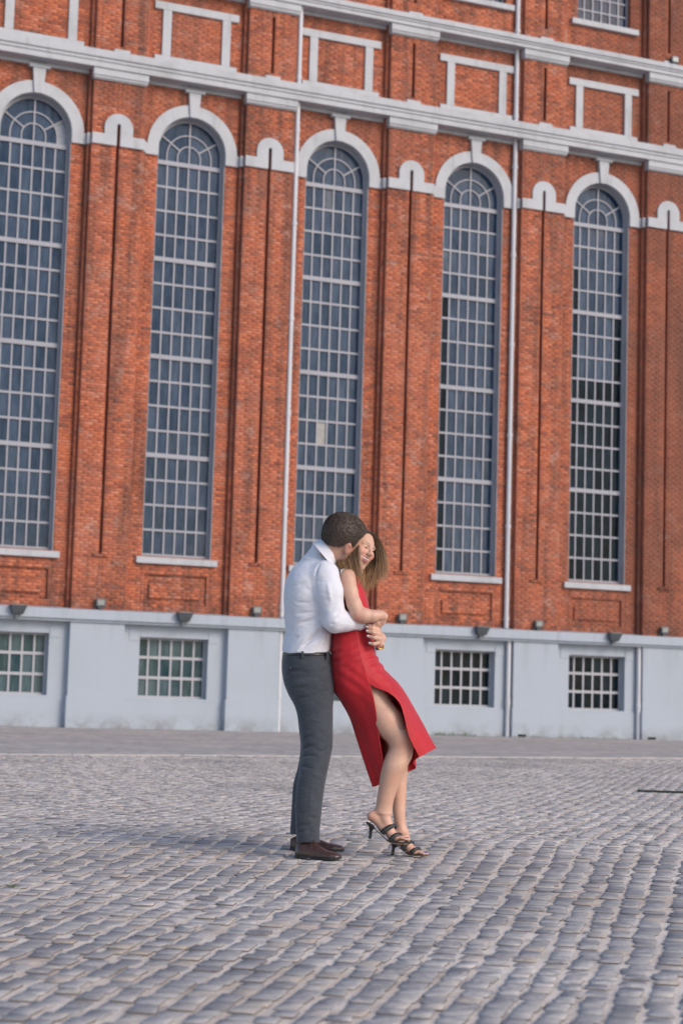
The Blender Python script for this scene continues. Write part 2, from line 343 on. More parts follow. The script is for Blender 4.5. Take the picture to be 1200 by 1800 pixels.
def cobble_mesh(w, l_, seed, gap_x, gap_y, flat=False):
    o = cobble_top(w-gap_x, l_-gap_y, seed); q = np.random.default_rng(seed+1)
    h = .0085 + q.uniform(-.003, .0035); tx, ty = q.uniform(-.014, .014, 2)
    v = []
    for sc, zz in ((1.0, -.012), (.98, h-.0035), (.91, h)):
        v += [(x*sc, y*sc, zz + (x*tx + y*ty if zz > 0 else 0)) for x, y in o]
    v.append((q.uniform(-.02, .02), q.uniform(-.03, .03), h+.001))
    f = []
    for r_ in (0, 1): f += [(r_*8+i, r_*8+(i+1) % 8, r_*8+8+(i+1) % 8, r_*8+8+i) for i in range(8)]
    f += [(16+i, 16+(i+1) % 8, 24) for i in range(8)]
    return v, f
ca_rot = CA - R(90)
VAR = 40; vcache = []
for k in range(VAR):
    v, f = cobble_mesh(.123, .162, 100+k, .028, .019)
    me = bpy.data.meshes.new('cobblestone'); me.from_pydata(v, [], f); me.materials.append(M_stone); me.materials.append(M_side); me.polygons.foreach_set('material_index', [1]*8 + [0]*16)
    me.polygons.foreach_set('use_smooth', [False]*8 + [True]*16); vcache.append(me)
for i in near:
    x, y, w, L = cells[i][:4]; o = bpy.data.objects.new('cobblestone', vcache[i % VAR]); COL.objects.link(o); o.parent = g1
    o.location = (x, y, -.003); o.rotation_euler = (0, 0, cells[i, 4]-R(90) + random.uniform(-.03, .03)); o.scale = (w/.123, L/.162, 1)
rest = np.array([i for i in range(len(cells)) if i not in near])
tv = np.array([cobble_mesh(.123, .162, 500+k, .028, .019)[0] for k in range(64)])
tf = np.array([(a, b, c, d) for a, b, c, d in [q for q in cobble_mesh(.123, .162, 500, .02, .01)[1] if len(q) == 4]])
tt = np.array([q for q in cobble_mesh(.123, .162, 500, .02, .01)[1] if len(q) == 3])
tri = np.concatenate([tf[:, [0, 1, 2]], tf[:, [0, 2, 3]], tt])
sel = rng.integers(0, 64, len(rest)); V = tv[sel].copy()
V[:, :, 0] *= (cells[rest, 2]/.123)[:, None]; V[:, :, 1] *= (cells[rest, 3]/.162)[:, None]
an = cells[rest, 4]-R(90) + rng.uniform(-.03, .03, len(rest)); c_, s_ = np.cos(an)[:, None], np.sin(an)[:, None]
X = V[:, :, 0]*c_ - V[:, :, 1]*s_ + cells[rest, 0][:, None]; Y = V[:, :, 0]*s_ + V[:, :, 1]*c_ + cells[rest, 1][:, None]
V = np.stack([X, Y, V[:, :, 2]-.003], -1)
F = tri[None] + (np.arange(len(rest))*25)[:, None, None]
co = mk_np('cobblestone', V.reshape(-1, 3), F.reshape(-1, 3), M_stone, g1, smooth=False, k=3)
co.data.materials.append(M_side); co.data.polygons.foreach_set('material_index', np.tile(np.r_[np.ones(8, np.int32), np.zeros(8, np.int32), np.ones(8, np.int32), np.zeros(8, np.int32), np.zeros(8, np.int32)], len(rest)).astype(np.int32)) if len(co.data.polygons) == 40*len(rest) else print('face count', len(co.data.polygons), len(rest))
tag(co, kind='stuff')
print('cobbles', len(cells))
# ------------------------------------------------------------------ the brick building
# local frame: x runs along the wall (u), -y points out of the wall to the plaza, z up
bld = empty('brick_building', (U0, WALLD, 0), YAW)
tag(bld, 'tall orange brick industrial hall with white trim and arched windows above a pale blue plinth', 'building')
K0, K1 = -4, 4; UL, UR = (K0-.5)*BAY, (K1+.5)*BAY; TOP = 24.0
W = .884; ZC = 14.407; ZS = 4.20; RO = 1.185; PS0, PS1, PIN = 1.25, 1.33, .25     # pilaster edges in a bay, projection
H2 = BAY/2
def arc(r, zc, a0=180., a1=0., n=28, cx=0.):
    return [(cx + r*math.cos(R(a0+(a1-a0)*i/n)), zc + r*math.sin(R(a0+(a1-a0)*i/n))) for i in range(n+1)]
# ---- wall bed
wb = MB()
for k in range(K0, K1+1):
    c = k*BAY
    def bx(x0, x1, y0, y1, z0, z1): wb.box(c+x0, c+x1, y0, y1, z0, z1)
    bx(-PS0, -W, 0, .4, 2.6, 16.2); bx(W, PS0, 0, .4, 2.6, 16.2)
    bx(-W, W, 0, .4, 3.75, ZS)                       # under the sill
    # recess panel under the sill
    bx(-W, W, .06, .4, 2.6, 3.75)
    wb.box(c-W, c-.80, 0, .06, 2.6, 3.75); wb.box(c+.80, c+W, 0, .06, 2.6, 3.75); wb.box(c-.80, c+.80, 0, .06, 2.6, 3.02)
    wb.box(c-.66, c+.66, .012, .06, 3.17, 3.53)
    a = arc(W, ZC); n = len(a)
    wb.strip([(c+x, z) for x, z in a], [(c+x, 16.2) for x, z in a], 0, .4)
    # second storey wall and window opening
    bx(-PS0, PS0, 0, .4, 16.2, 19.85); bx(-PS0, -.86, 0, .4, 19.85, TOP); bx(.86, PS0, 0, .4, 19.85, TOP); bx(-.86, .86, 0, .4, 22.9, TOP)
for k in range(K0, K1+2):
    c = (k-.5)*BAY; hw = H2-PS0; hs = H2-PS1
    wb.box(c-hw, c+hw, -.12, .4, 2.6, TOP)
    for x0, x1, z0, z1 in ((-hs, -.04, 2.6, TOP), (.04, hs, 2.6, TOP)): wb.box(c+x0, c+x1, -PIN, -.12, z0, z1)
    for z0, z1 in ((2.6, 4.16), (14.85, 16.72), (18.20, 19.3)): wb.box(c-.04, c+.04, -PIN+.001, -.12, z0, z1)
wb = wb.build('wall', M_bed, bld)
# ---- bricks laid as real geometry on every face that shows
BL, BH, JT = .222, .063, .011
bricks = []
def lay(x0, x1, z0, z1, v, test=None, depth=.007):
    "running bond on the face v (positive = out of the wall)"
    r0_ = math.floor(z0/(BH+JT)); r1_ = math.ceil(z1/(BH+JT))
    for r_ in range(r0_, r1_):
        za, zb_ = max(r_*(BH+JT), z0), min(r_*(BH+JT)+BH, z1)
        if zb_-za < .02: continue
        s = (r_ % 2)*.5*(BL+JT) + math.floor(x0/(BL+JT))*(BL+JT) - (BL+JT) + ((r_*7919) % 13)*.004
        while s < x1:
            L = BL
            a, b = max(s, x0), min(s+L, x1)
            if b-a > .03 and (test is None or test((a+b)/2, (za+zb_)/2)): bricks.append((a, b, za, zb_, v, depth))
            s += L+JT
for k in range(K0, K1+1):
    c = k*BAY
    def t(x, z, c=c):
        x -= c
        if z > ZC: return x*x + (z-ZC)**2 > 1.0
        return abs(x) > W
    lay(c-PS0, c-W, 2.84, ZC, 0); lay(c+W, c+PS0, 2.84, ZC, 0)
    lay(c-PS0, c+PS0, ZC, 16.0, 0, t)
    lay(c-W, c+W, 3.75, 3.97, 0); lay(c-.80, c+.80, 2.84, 3.02, 0); lay(c-W, c-.80, 2.84, 3.75, 0); lay(c+.80, c+W, 2.84, 3.75, 0)
    lay(c-.80, c+.80, 3.02, 3.75, -.06, lambda x, z, c=c: not (abs(x-c) < .66 and 3.17 < z < 3.53)); lay(c-.66, c+.66, 3.17, 3.53, -.012)
    lay(c-PS0, c+PS0, 16.5, 19.78, 0); lay(c-PS0, c-.86, 19.78, TOP, 0); lay(c+.86, c+PS0, 19.78, TOP, 0); lay(c-.86, c+.86, 22.95, TOP, 0)
for k in range(K0, K1+2):
    c = (k-.5)*BAY; hw = H2-PS0; hs = H2-PS1
    lay(c-hw, c-hs, 2.84, TOP, .12); lay(c+hs, c+hw, 2.84, TOP, .12)
    g = lambda x, z, c=c: not (abs(x-c) < .04 and (4.16 < z < 14.85 or 16.72 < z < 18.2 or z > 19.3))
    lay(c-hs, c-.04, 2.84, 15.95, PIN); lay(c+.04, c+hs, 2.84, 15.95, PIN); lay(c-.04, c+.04, 2.84, 4.16, PIN); lay(c-.04, c+.04, 14.85, 15.95, PIN)
    lay(c-hs, c-.04, 16.45, TOP, PIN); lay(c+.04, c+hs, 16.45, TOP, PIN); lay(c-.04, c+.04, 18.2, 19.3, PIN)
    lay(c-.20, c+.20, 4.09, 4.17, PIN+.035, None, .03)      # small brick shelf at the foot of the groove
A = np.array(bricks, np.float32); nb = len(A)
pr = rng.uniform(-.003, .004, nb).astype(np.float32); tw = rng.uniform(-.002, .002, (nb, 2)).astype(np.float32)
ins = .0035
Vb = np.zeros((nb, 8, 3), np.float32)
for i, (ix, iz, fr_) in enumerate([(0,0,0),(1,0,0),(1,1,0),(0,1,0),(0,0,1),(1,0,1),(1,1,1),(0,1,1)]):
    Vb[:, i, 0] = A[:, ix] + (ins if ix == 0 else -ins)*fr_
    Vb[:, i, 2] = A[:, 2+iz] + (ins if iz == 0 else -ins)*fr_
    Vb[:, i, 1] = -(A[:, 4] + (A[:, 5] + pr + (tw[:, 0] if ix else -tw[:, 0]) + (tw[:, 1] if iz else -tw[:, 1]) if fr_ else -.002))
Fb = np.array([(4,5,6,7),(0,1,5,4),(1,2,6,5),(2,3,7,6),(3,0,4,7)])
Fb = Fb[None] + (np.arange(nb)*8)[:, None, None]
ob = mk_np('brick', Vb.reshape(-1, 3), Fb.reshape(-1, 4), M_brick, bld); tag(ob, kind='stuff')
print('bricks', nb)
# ---- painted plinth
pl = MB()
BW = .872
for k in range(K0, K1+1):
    c = k*BAY
    pl.box(c-PS1, c-BW, -.10, .4, 0, 2.55); pl.box(c+BW, c+PS1, -.10, .4, 0, 2.55); pl.box(c-BW, c+BW, -.10, .4, 0, .75); pl.box(c-BW, c+BW, -.10, .4, 2.213, 2.55)
    pl.box(c-PS1+.02, c+PS1-.02, -.125, -.10, 0, .70)                          # low skirting step
    pl.prism([(c-PS1+.02, .70), (c+PS1-.02, .70), (c+PS1-.02, .73), (c-PS1+.02, .73)], -.118, -.10)
    for s in (-1, 1):
        x0, x1 = sorted((c+s*(BW+.005), c+s*1.14)); pl.box(x0, x1, -.112, -.10, 2.115, 2.40)        # lintel ends
for k in range(K0, K1+2):
    c = (k-.5)*BAY; hs = H2-PS1+.01
    pl.box(c-hs, c+hs, -.30, .4, .77, 2.55)
    pl.prism([(c-hs-.035, 0), (c+hs+.035, 0), (c+hs+.035, .74), (c+hs+.01, .772), (c-hs-.01, .772), (c-hs-.035, .74)], -.345, .4)
pl = pl.build('plinth', M_plinth, bld); shade_flat_bevel(pl, .012, 2)
lg = MB(); lg.prism([(UL, 2.56), (UR, 2.56), (UR, 2.80), (UL, 2.80)], -.42, .1)
lg.add([(UL, -.42, 2.80), (UR, -.42, 2.80), (UR, 0, 2.845), (UL, 0, 2.845)], [(0, 1, 2, 3)])
lg.box(UL, UR, -.36, .1, 2.50, 2.56)
lg = lg.build('plinth_ledge', M_plinth, bld); shade_flat_bevel(lg, .012, 2)
# ---- arched window surrounds and string courses
for k in range(K0, K1+1):
    c = k*BAY
    m = MB(); ai = [(W, 14.19)] + arc(W, ZC, 0, 180) + [(-W, 14.19)]; ao = [(RO, 14.19)] + arc(RO, ZC, 0, 180) + [(-RO, 14.19)]
    m.strip([(c+x, z) for x, z in ai], [(c+x, z) for x, z in ao], -.07, .02)
    m.build('window_arch', M_white, bld)
    m = MB(); m.prism([(c-.11, 15.27), (c+.11, 15.27), (c+.165, 15.96), (c-.165, 15.96)], -.125, .0); m.box(c-.26, c+.26, -.15, .0, 15.90, 15.985)
    shade_flat_bevel(m.build('keystone', M_white, bld), .006)
    m = MB()
    for s in (-1, 1):
        x0, x1 = sorted((c+s*RO, c+s*(PS0+.01))); m.box(x0, x1, -.07, 0, 14.19, 14.46)
    m.build('string_course', M_white, bld)
    # painted reveal of the opening
    m = MB(); a = [(W, ZS-.1)] + arc(W, ZC, 0, 180) + [(-W, ZS-.1)]; b2 = [(x*.985, ZC+(z-ZC)*.985 if z > ZC else z) for x, z in a]
    m.strip([(c+x, z) for x, z in b2], [(c+x, z) for x, z in a], -.012, .34); m.build('window_reveal', M_reveal, bld)
    m = MB(); m.box(c-1.04, c+1.04, -.10, .30, 4.01, 4.17); m.add([(c-1.04, -.10, 4.17), (c+1.04, -.10, 4.17), (c+1.04, .3, 4.20), (c-1.04, .3, 4.20)], [(0, 1, 2, 3)])
    shade_flat_bevel(m.build('window_sill', M_white, bld), .01, 2)
for k in range(K0, K1+2):
    c = (k-.5)*BAY; hw = H2-PS0; hs = H2-PS1
    m = MB()
    for s in (-1, 1):
        x0, x1 = sorted((c+s*(hs-.01), c+s*(hw+.01))); m.box(x0, x1, -.185, -.1, 14.19, 14.46)
        x0, x1 = sorted((c+s*.36, c+s*hs)); m.box(x0, x1, -.315, -.2, 14.19, 14.46)
    RI = .045; zc = 14.64
    inn = [(RI, 14.19), (RI, 14.46)] + arc(RI, 14.70, 0, 180, 16) + [(-RI, 14.46), (-RI, 14.19)]
    out = [(.36, 14.19), (.36, 14.46)] + arc(.36, zc, 0, 180, 16) + [(-.36, 14.46), (-.36, 14.19)]
    m.strip([(c+x, z) for x, z in inn], [(c+x, z) for x, z in out], -.315, -.2)
    m.build('string_course', M_white, bld)
# ---- cornices
def cornice(z0, z1, name):
    h = z1-z0
    prof = [(0, z0-.10), (-.06, z0-.10), (-.06, z0-.01), (-.12, z0-.01), (-.12, z0), (-.40, z0), (-.40, z0+.30*h), (-.43, z0+.36*h), (-.43, z0+.50*h), (-.47, z0+.56*h), (-.47, z1), (0, z1+.06)]
    n = len(prof)
    v = [(x, y, z) for x in (UL, UR) for y, z in prof]
    f = [(i, i+1, n+i+1, n+i) for i in range(n-1)] + [tuple(range(n-1, -1, -1)), tuple(range(n, 2*n))]
    o = MB().add(v, f).build(name, M_white, bld)
    for k in range(K0, K1+2):
        c = (k-.5)*BAY; hs = H2-PS1+.04; zb = z0-.27
        m = MB(); m.box(c-hs, c+hs, -.36, -.10, zb+.09, z0); m.box(c-hs+.012, c+hs-.012, -.33, -.10, zb+.03, zb+.09); m.box(c-hs+.03, c+hs-.03, -.295, -.10, zb, zb+.03)
        m.build('pilaster_capital', M_white, bld)
    return o
cornice(16.08, 16.50, 'cornice'); cornice(18.62, 18.92, 'cornice')
for k in range(K0, K1+2):
    c = (k-.5)*BAY
    for z in (16.54, 18.95):
        m = MB(); m.box(c-.20, c+.20, -.33, -.2, z, z+.085); m.build('slot_sill', M_white, bld)
# ---- blind panel frames between the cornices
for k in range(K0, K1+1):
    c = k*BAY
    m = MB(); m.box(c-1.12, c+1.12, -.07, 0, 17.955, 18.155); m.box(c-1.09, c+1.09, -.07, 0, 16.60, 16.765)
    for s in (-1, 1):
        x0, x1 = sorted((c+s*.675, c+s*.90)); m.box(x0, x1, -.068, 0, 16.765, 17.955)
    shade_flat_bevel(m.build('panel_frame', M_white, bld), .006)
    m = MB(); m.box(c-1.08, c+1.08, -.12, .3, 19.70, 19.86); shade_flat_bevel(m.build('window_sill', M_white, bld), .008)

# ---- windows
pane_budget = [300]; spill = {}
def pane(parent, mesh_key, x, y, z, w, h, mat, show=True):
    me = PANES.get((mesh_key, mat.name))
    if me is None:
        me = bpy.data.meshes.new('pane'); w0, h0 = w/2, h/2
        me.from_pydata([(-w0, 0, -h0), (w0, 0, -h0), (w0, 0, h0), (-w0, 0, h0), (-w0, .006, -h0), (w0, .006, -h0), (w0, .006, h0), (-w0, .006, h0)], [],
                       [(0,1,2,3),(7,6,5,4),(0,4,5,1),(1,5,6,2),(2,6,7,3),(3,7,4,0)]); me.materials.append(mat); PANES[(mesh_key, mat.name)] = me
    rx, rz = random.gauss(0, .012), random.gauss(0, .012)
    if show and pane_budget[0] > 0:
        pane_budget[0] -= 1
        o = bpy.data.objects.new('pane', me); COL.objects.link(o); o.parent = parent; o.location = (x, y, z); o.rotation_euler = (rx, 0, rz)
        return o
    mt = Matrix.Translation((x+parent.location.x, y, z)) @ Matrix.Rotation(rz, 4, 'Z') @ Matrix.Rotation(rx, 4, 'X')
    s = spill.setdefault(mat.name, (MB(), mat)); s[0].add([mt @ v.co for v in me.vertices], [tuple(p.vertices) for p in me.polygons])
PANES = {}
GY = .235                                            # depth of the glazing behind the brick face
ROWH = (14.11-4.24)/16
def tall_window(k):
    c = k*BAY; win = empty('window', (c, 0, 0), 0, bld)
    m = MB(); cw = 2*(W-.05)/6; t = .033
    m.box(-W+.012, -W+.06, GY-.05, GY+.03, ZS-.01, 14.12); m.box(W-.06, W-.012, GY-.05, GY+.03, ZS-.01, 14.12)
    for i in range(1, 6): x = -W+.05+cw*i; m.box(x-t/2-.003, x+t/2+.003, GY-.035, GY+.01, 4.22, 14.12)
    for j in range(0, 17):
        z = 4.24 + ROWH*j; hv = j % 4 == 0; q = .055 if hv else .027
        if j == 0: q = .03
        m.box(-W+.055, W-.055, GY-(.055 if hv else .032), GY+.012, z-q, z+q)
    zc = 14.30
    for r_, w_ in ((.30, .030), (.585, .030)):
        a = [(r_+w_/2, 14.13)] + arc(r_+w_/2, zc, 0, 180, 20) + [(-r_-w_/2, 14.13)]; b2 = [(r_-w_/2, 14.13)] + arc(r_-w_/2, zc, 0, 180, 20) + [(-r_+w_/2, 14.13)]
        m.strip(b2, a, GY-.04, GY+.01)
    a = [(W-.01, 14.13)] + arc(W-.01, ZC, 0, 180, 28) + [(-W+.01, 14.13)]; b2 = [(W-.06, 14.13)] + arc(W-.06, ZC-.02, 0, 180, 28) + [(-W+.06, 14.13)]
    m.strip(b2, a, GY-.045, GY+.01)
    m.box(-.018, .018, GY-.045, GY+.012, 14.13, ZC+W-.05)
    for s in (-1, 1):
        dx, dz = s*math.sin(R(56)), math.cos(R(56)); px_, pz_ = -dz*.018, dx*.018
        r1_, r2_ = .30, .86
        m.prism([(dx*r1_-px_, zc+dz*r1_-pz_), (dx*r2_-px_, zc+dz*r2_-pz_), (dx*r2_+px_, zc+dz*r2_+pz_), (dx*r1_+px_, zc+dz*r1_+pz_)][::s], GY-.042, GY+.008)
    fr = m.build('frame', M_frame, win)
    show = k in (-2, -1, 0); vis = -2 <= k <= 2
    for j in range(16):
        for i in range(6):
            mat = M_glass
            if k == 2: mat = M_glass_dark if j < 9 or (j < 12 and (i == 5 or i == 0)) or (i == 0 and j < 14) else M_glass
            if k == 1 and (i == 0 and j < 12): mat = M_glass_dark
            if k == 0 and j == 5 and i == 2: mat = M_panel2
            pane(win, 't', -W+.05+cw*(i+.5), GY, 4.24+ROWH*(j+.5), cw-.02, ROWH-.03, mat, show)
    # fan light panes: inner pair, middle ring and outer ring cut by the radial bars
    def sector(r0_, r1_, a0, a1, mat, stilt=False):
        n_ = 8; v = []; A0 = [a0+(a1-a0)*q/n_ for q in range(n_+1)]
        pin = [(r0_*math.cos(R(q)), zc+r0_*math.sin(R(q))) for q in A0]; pout = [(r1_*math.cos(R(q)), zc+r1_*math.sin(R(q))) for q in A0]
        if a0 == 0: pin = [(pin[0][0], 14.15)] + pin; pout = [(pout[0][0], 14.15)] + pout
        if a1 == 180: pin.append((pin[-1][0], 14.15)); pout.append((pout[-1][0], 14.15))
        mb = MB(); mb.strip(pin, pout, GY, GY+.006)
        if show and pane_budget[0] > 0: pane_budget[0] -= 1; mb.build('pane', mat, win)
        else:
            s = spill.setdefault(mat.name, (MB(), mat)); s[0].add([(x+c, y, z) for x, y, z in mb.v], mb.f)
    for a0, a1 in ((0, 90), (90, 180)): sector(.0, .29, a0, a1, M_glass)
    for a0, a1 in ((0, 34), (34, 90), (90, 146), (146, 180)):
        sector(.31, .57, a0, a1, M_glass); sector(.60, .845 if a0 in (0, 146) else .90, a0, a1, M_panel if (k == -2 and a0 == 0) else M_glass)
    return win
low_windows = []
def low_window(k):
    c = k*BAY; win = empty('window', (c, 0, 0), 0, bld); cw = 2*BW/6; y = .16
    m = MB(); m.box(-BW, -BW+.045, y-.04, y+.02, .75, 2.213); m.box(BW-.045, BW, y-.04, y+.02, .75, 2.213)
    for i in range(1, 6): x = -BW+cw*i; m.box(x-.024, x+.024, y-.036, y+.01, .75, 2.213)
    for z, q in ((.775, .03), (1.24, .035), (1.73, .035), (2.19, .025)): m.box(-BW+.04, BW-.04, y-.038, y+.012, z-q, z+q)
    m.build('frame', paint_low, win)
    mat = M_glass_low if k < 1 else M_glass_dark
    for j in range(3):
        for i in range(6): pane(win, 'l', -BW+cw*(i+.5), y, (.775+1.24)/2 + .47*j + (.0 if j < 2 else .005), cw-.03, .44, mat, -2 <= k <= 2)
    return win
paint_low = paint_mat('basement_frame_paint', (.40, .405, .44), .5, (.3, .31, .33), .4)
def top_window(k):
    c = k*BAY; win = empty('window', (c, 0, 0), 0, bld); y = .2; w = .86; cw = 2*(w-.03)/6
    m = MB(); m.box(-w, -w+.05, y-.04, y+.02, 19.86, 22.95); m.box(w-.05, w, y-.04, y+.02, 19.86, 22.95)
    for i in range(1, 6): x = -w+.03+cw*i; m.box(x-.02, x+.02, y-.035, y+.01, 19.86, 22.95)
    for j in range(8): z = 19.88+.38*j+(.38 if j > 7 else 0); m.box(-w+.04, w-.04, y-.032, y+.012, z-.02, z+.02)
    m.box(-w, w, y-.04, y+.02, 22.85, 22.95)
    m.build('frame', M_frame, win)
    for j in range(8):
        for i in range(6): pane(win, 'u', -w+.03+cw*(i+.5), y, 19.88+.38*(j+.5), cw-.02, .355, M_glass_up, False)
for k in (-1, 0, 1, 2, -2): low_window(k)
for k in (-2, -1, 0): tall_window(k)
for k in (1, 2, 3, -3, 4, -4): tall_window(k); 
for k in (3, -3, 4, -4): low_window(k)
for k in range(K0, K1+1): top_window(k)
for key, (mb, mat) in spill.items(): tag(mb.build('pane', mat, bld), kind='stuff')
dark = MB()                                          # the dim interior wall behind the glazing
dark.box(UL, UR, .42, .5, .3, TOP); dark.build('inner_wall', M_black, bld)
rf = MB(); rf.box(UL-.2, UR+.2, -.3, 14, TOP, TOP+.35); rf.build('roof', M_white, bld)
sw = MB(); sw.box(UL-.05, UL-.001, 0, 14, 0, TOP); sw.box(UR+.001, UR+.05, 0, 14, 0, TOP); sw.box(UL, UR, 13.9, 14, 0, TOP); sw.build('side_wall', M_bed, bld)
# ---- rain pipes
def pipe(u, v, z0, z1, r_=.062):
    m = MB(); m.tube([(u, -v, z0), (u, -v, z1)], r_, 14)
    z = z0 + .9 if z0 < 1 else z0+.25
    while z < z1: m.tube([(u, -v, z-.05), (u, -v, z+.05)], r_*1.22, 14); z += 2.45
    return m.build('rain_pipe', M_pipe, bld, smooth=False)
pipe(-1.235, .19, 2.84, 16.10); pipe(-1.235, .19, 16.5, 18.65); pipe(-1.235, .19, 18.9, TOP)
pipe(BAY+1.185, .10, 2.84, 16.10); pipe(BAY+1.185, .10, 16.5, 18.65); pipe(BAY+1.185, .10, 18.9, TOP)
for u in (-1.25, BAY+1.22, 2*BAY+1.25): pipe(u, .20, 0, 2.5, .06)
m = MB(); 
for u in (BAY+1.58, 2*BAY+1.60): m.box(u-.12, u+.12, -.36, -.3, .01, .075)
m.build('vent', M_black, bld)
# ---- floodlights
def floodlight(u, v, z, kind, label, group):
    o = empty('floodlight', (U0 + u*math.cos(YAW) + v*math.sin(YAW), WALLD + u*math.sin(YAW) - v*math.cos(YAW), z), YAW)
    tag(o, label, 'floodlight', group)
    if kind == 'up':
        b_ = MB(); b_.add([(-.11, -.06, .05), (.11, -.06, .05), (.11, .08, .05), (-.11, .08, .05), (-.13, -.07, .25), (.13, -.07, .25), (.10, .08, .22), (-.10, .08, .22)],
                          [(0,3,2,1),(4,5,6,7),(0,1,5,4),(1,2,6,5),(2,3,7,6),(3,0,4,7)]); shade_flat_bevel(b_.build('housing', M_lamp, o), .015, 2)
        b_ = MB(); b_.box(-.05, .05, -.03, .05, 0, .052); b_.box(-.135, -.12, -.01, .02, .0, .16); b_.box(.12, .135, -.01, .02, 0, .16); b_.build('bracket', M_lamp, o)
        b_ = MB(); b_.box(-.085, .085, -.075, -.068, .09, .22); b_.build('lamp_glass', M_lampglass, o)
    else:
        b_ = MB(); b_.add([(-.13, -.10, -.22), (.13, -.10, -.22), (.13, .03, -.22), (-.13, .03, -.22), (-.20, -.20, .0), (.20, -.20, .0), (.20, .03, .0), (-.20, .03, .0)],
                          [(0,3,2,1),(4,5,6,7),(0,1,5,4),(1,2,6,5),(2,3,7,6),(3,0,4,7)]); shade_flat_bevel(b_.build('housing', M_lamp, o), .02, 2)
        b_ = MB(); b_.box(-.17, .17, -.17, .01, .001, .012); b_.build('lamp_glass', M_lampglass, o)
        b_ = MB(); b_.box(-.06, .06, -.06, .04, -.30, -.215); b_.build('bracket', M_lamp, o)
ups = {-1: 'between the two leftmost basement windows', 0: 'just left of the man and rain pipe',
       1: 'just right of the woman', 2: 'right of the right-hand rain pipe', 3: 'at the far right of the photo'}
for k in range(-1, 4): floodlight((k-.5)*BAY-(.0 if k < 3 else .06)+.03, .33, 2.83, 'up', 'small grey floodlight standing on the plinth ledge ' + ups[k], 'floodlights on the plinth ledge')
wins = {-2: 'the leftmost basement window', -1: 'the second basement window from the left', 1: 'the basement window right of the red dress', 2: 'the basement window furthest right'}
for k in (-2, -1, 1, 2): floodlight(k*BAY + {-2: .0, -1: .10, 1: .25, 2: .28}[k], .44, 2.83, 'side', 'dark trough-shaped floodlight fixed to the ledge above ' + wins[k], 'trough floodlights above the basement windows')
floodlight(2.5*BAY+.1, .36, 18.93, 'up', 'small dark floodlight on the upper white cornice at top right of the wall', 'floodlights on the upper cornice')
# ------------------------------------------------------------------ small things on the ground
M_metal = plain('drain_metal', (.035, .05, .04), .45, .6)
x0, y0 = ground_px(1119, 1394.5); x1, y1 = ground_px(1200, 1397)
dv = Vector((x1-x0, y1-y0)).normalized(); e = Vector((x0, y0)) + dv*3.0; nv = Vector((-dv.y, dv.x))*.05
m = MB(); A_ = [(x0, y0), (e.x, e.y), (e.x+nv.x, e.y+nv.y), (x0+nv.x*.5, y0+nv.y*.5)]
m.add([(x, y, .012) for x, y in A_] + [(x, y, .034) for x, y in A_], [(0,3,2,1),(4,5,6,7),(0,1,5,4),(1,2,6,5),(2,3,7,6),(3,0,4,7)])
tag(m.build('drain_rail', M_metal), 'thin dark green metal strip set in the cobbles at the right edge', 'metal strip')
M_weed = plain('weed_green', (.12, .15, .06), .7)
def tuft(cx, cy, n, h, spread, name, label, cat='weed'):
    m = MB()
    for i in range(n):
        a = random.uniform(0, 6.28); r_ = spread*math.sqrt(random.random()); x, y = cx+r_*math.cos(a), cy+r_*math.sin(a)*.5
        b = random.uniform(0, 6.28); hh = h*random.uniform(.5, 1.1); lx, ly = math.cos(b)*hh*.6, math.sin(b)*hh*.6; w = .0035
        m.add([(x-w, y, 0), (x+w, y, 0), (x+lx*.5+w*.6, y+ly*.5, hh*.65), (x+lx, y+ly, hh), (x+lx*.5-w*.6, y+ly*.5, hh*.65)], [(0, 1, 2, 3, 4)])
    return tag(m.build(name, M_weed), label, cat)
gx, gy_ = ground_px(24, 1562); tuft(gx, gy_, 40, .018, .028, 'weed', 'tiny green weed sprouting between the cobbles near the left edge')
def wall_pt(u, v): return U0 + u*math.cos(YAW) + v*math.sin(YAW), WALLD + u*math.sin(YAW) - v*math.cos(YAW)
m = MB()
for u0_, u1_, n in ((BAY-.9, BAY+.3, 110), (BAY+1.3, BAY*2+.6, 60), (BAY*2-.6, BAY*2+1, 40)):
    for i in range(n):
        u = random.uniform(u0_, u1_); x, y = wall_pt(u, .19+random.random()*.05 if abs((u/BAY+.5) % 1-.5) < .32 else .40); hh = random.uniform(.02, .08)*(1.6 if u < BAY else 1); lx = random.uniform(-.05, .05)
        m.add([(x-.008, y, 0), (x+.008, y, 0), (x+lx, y-.01, hh)], [(0, 1, 2)])
tag(m.build('weeds', M_weed), 'sparse green weeds growing along the foot of the pale plinth', 'weeds', kind='stuff')
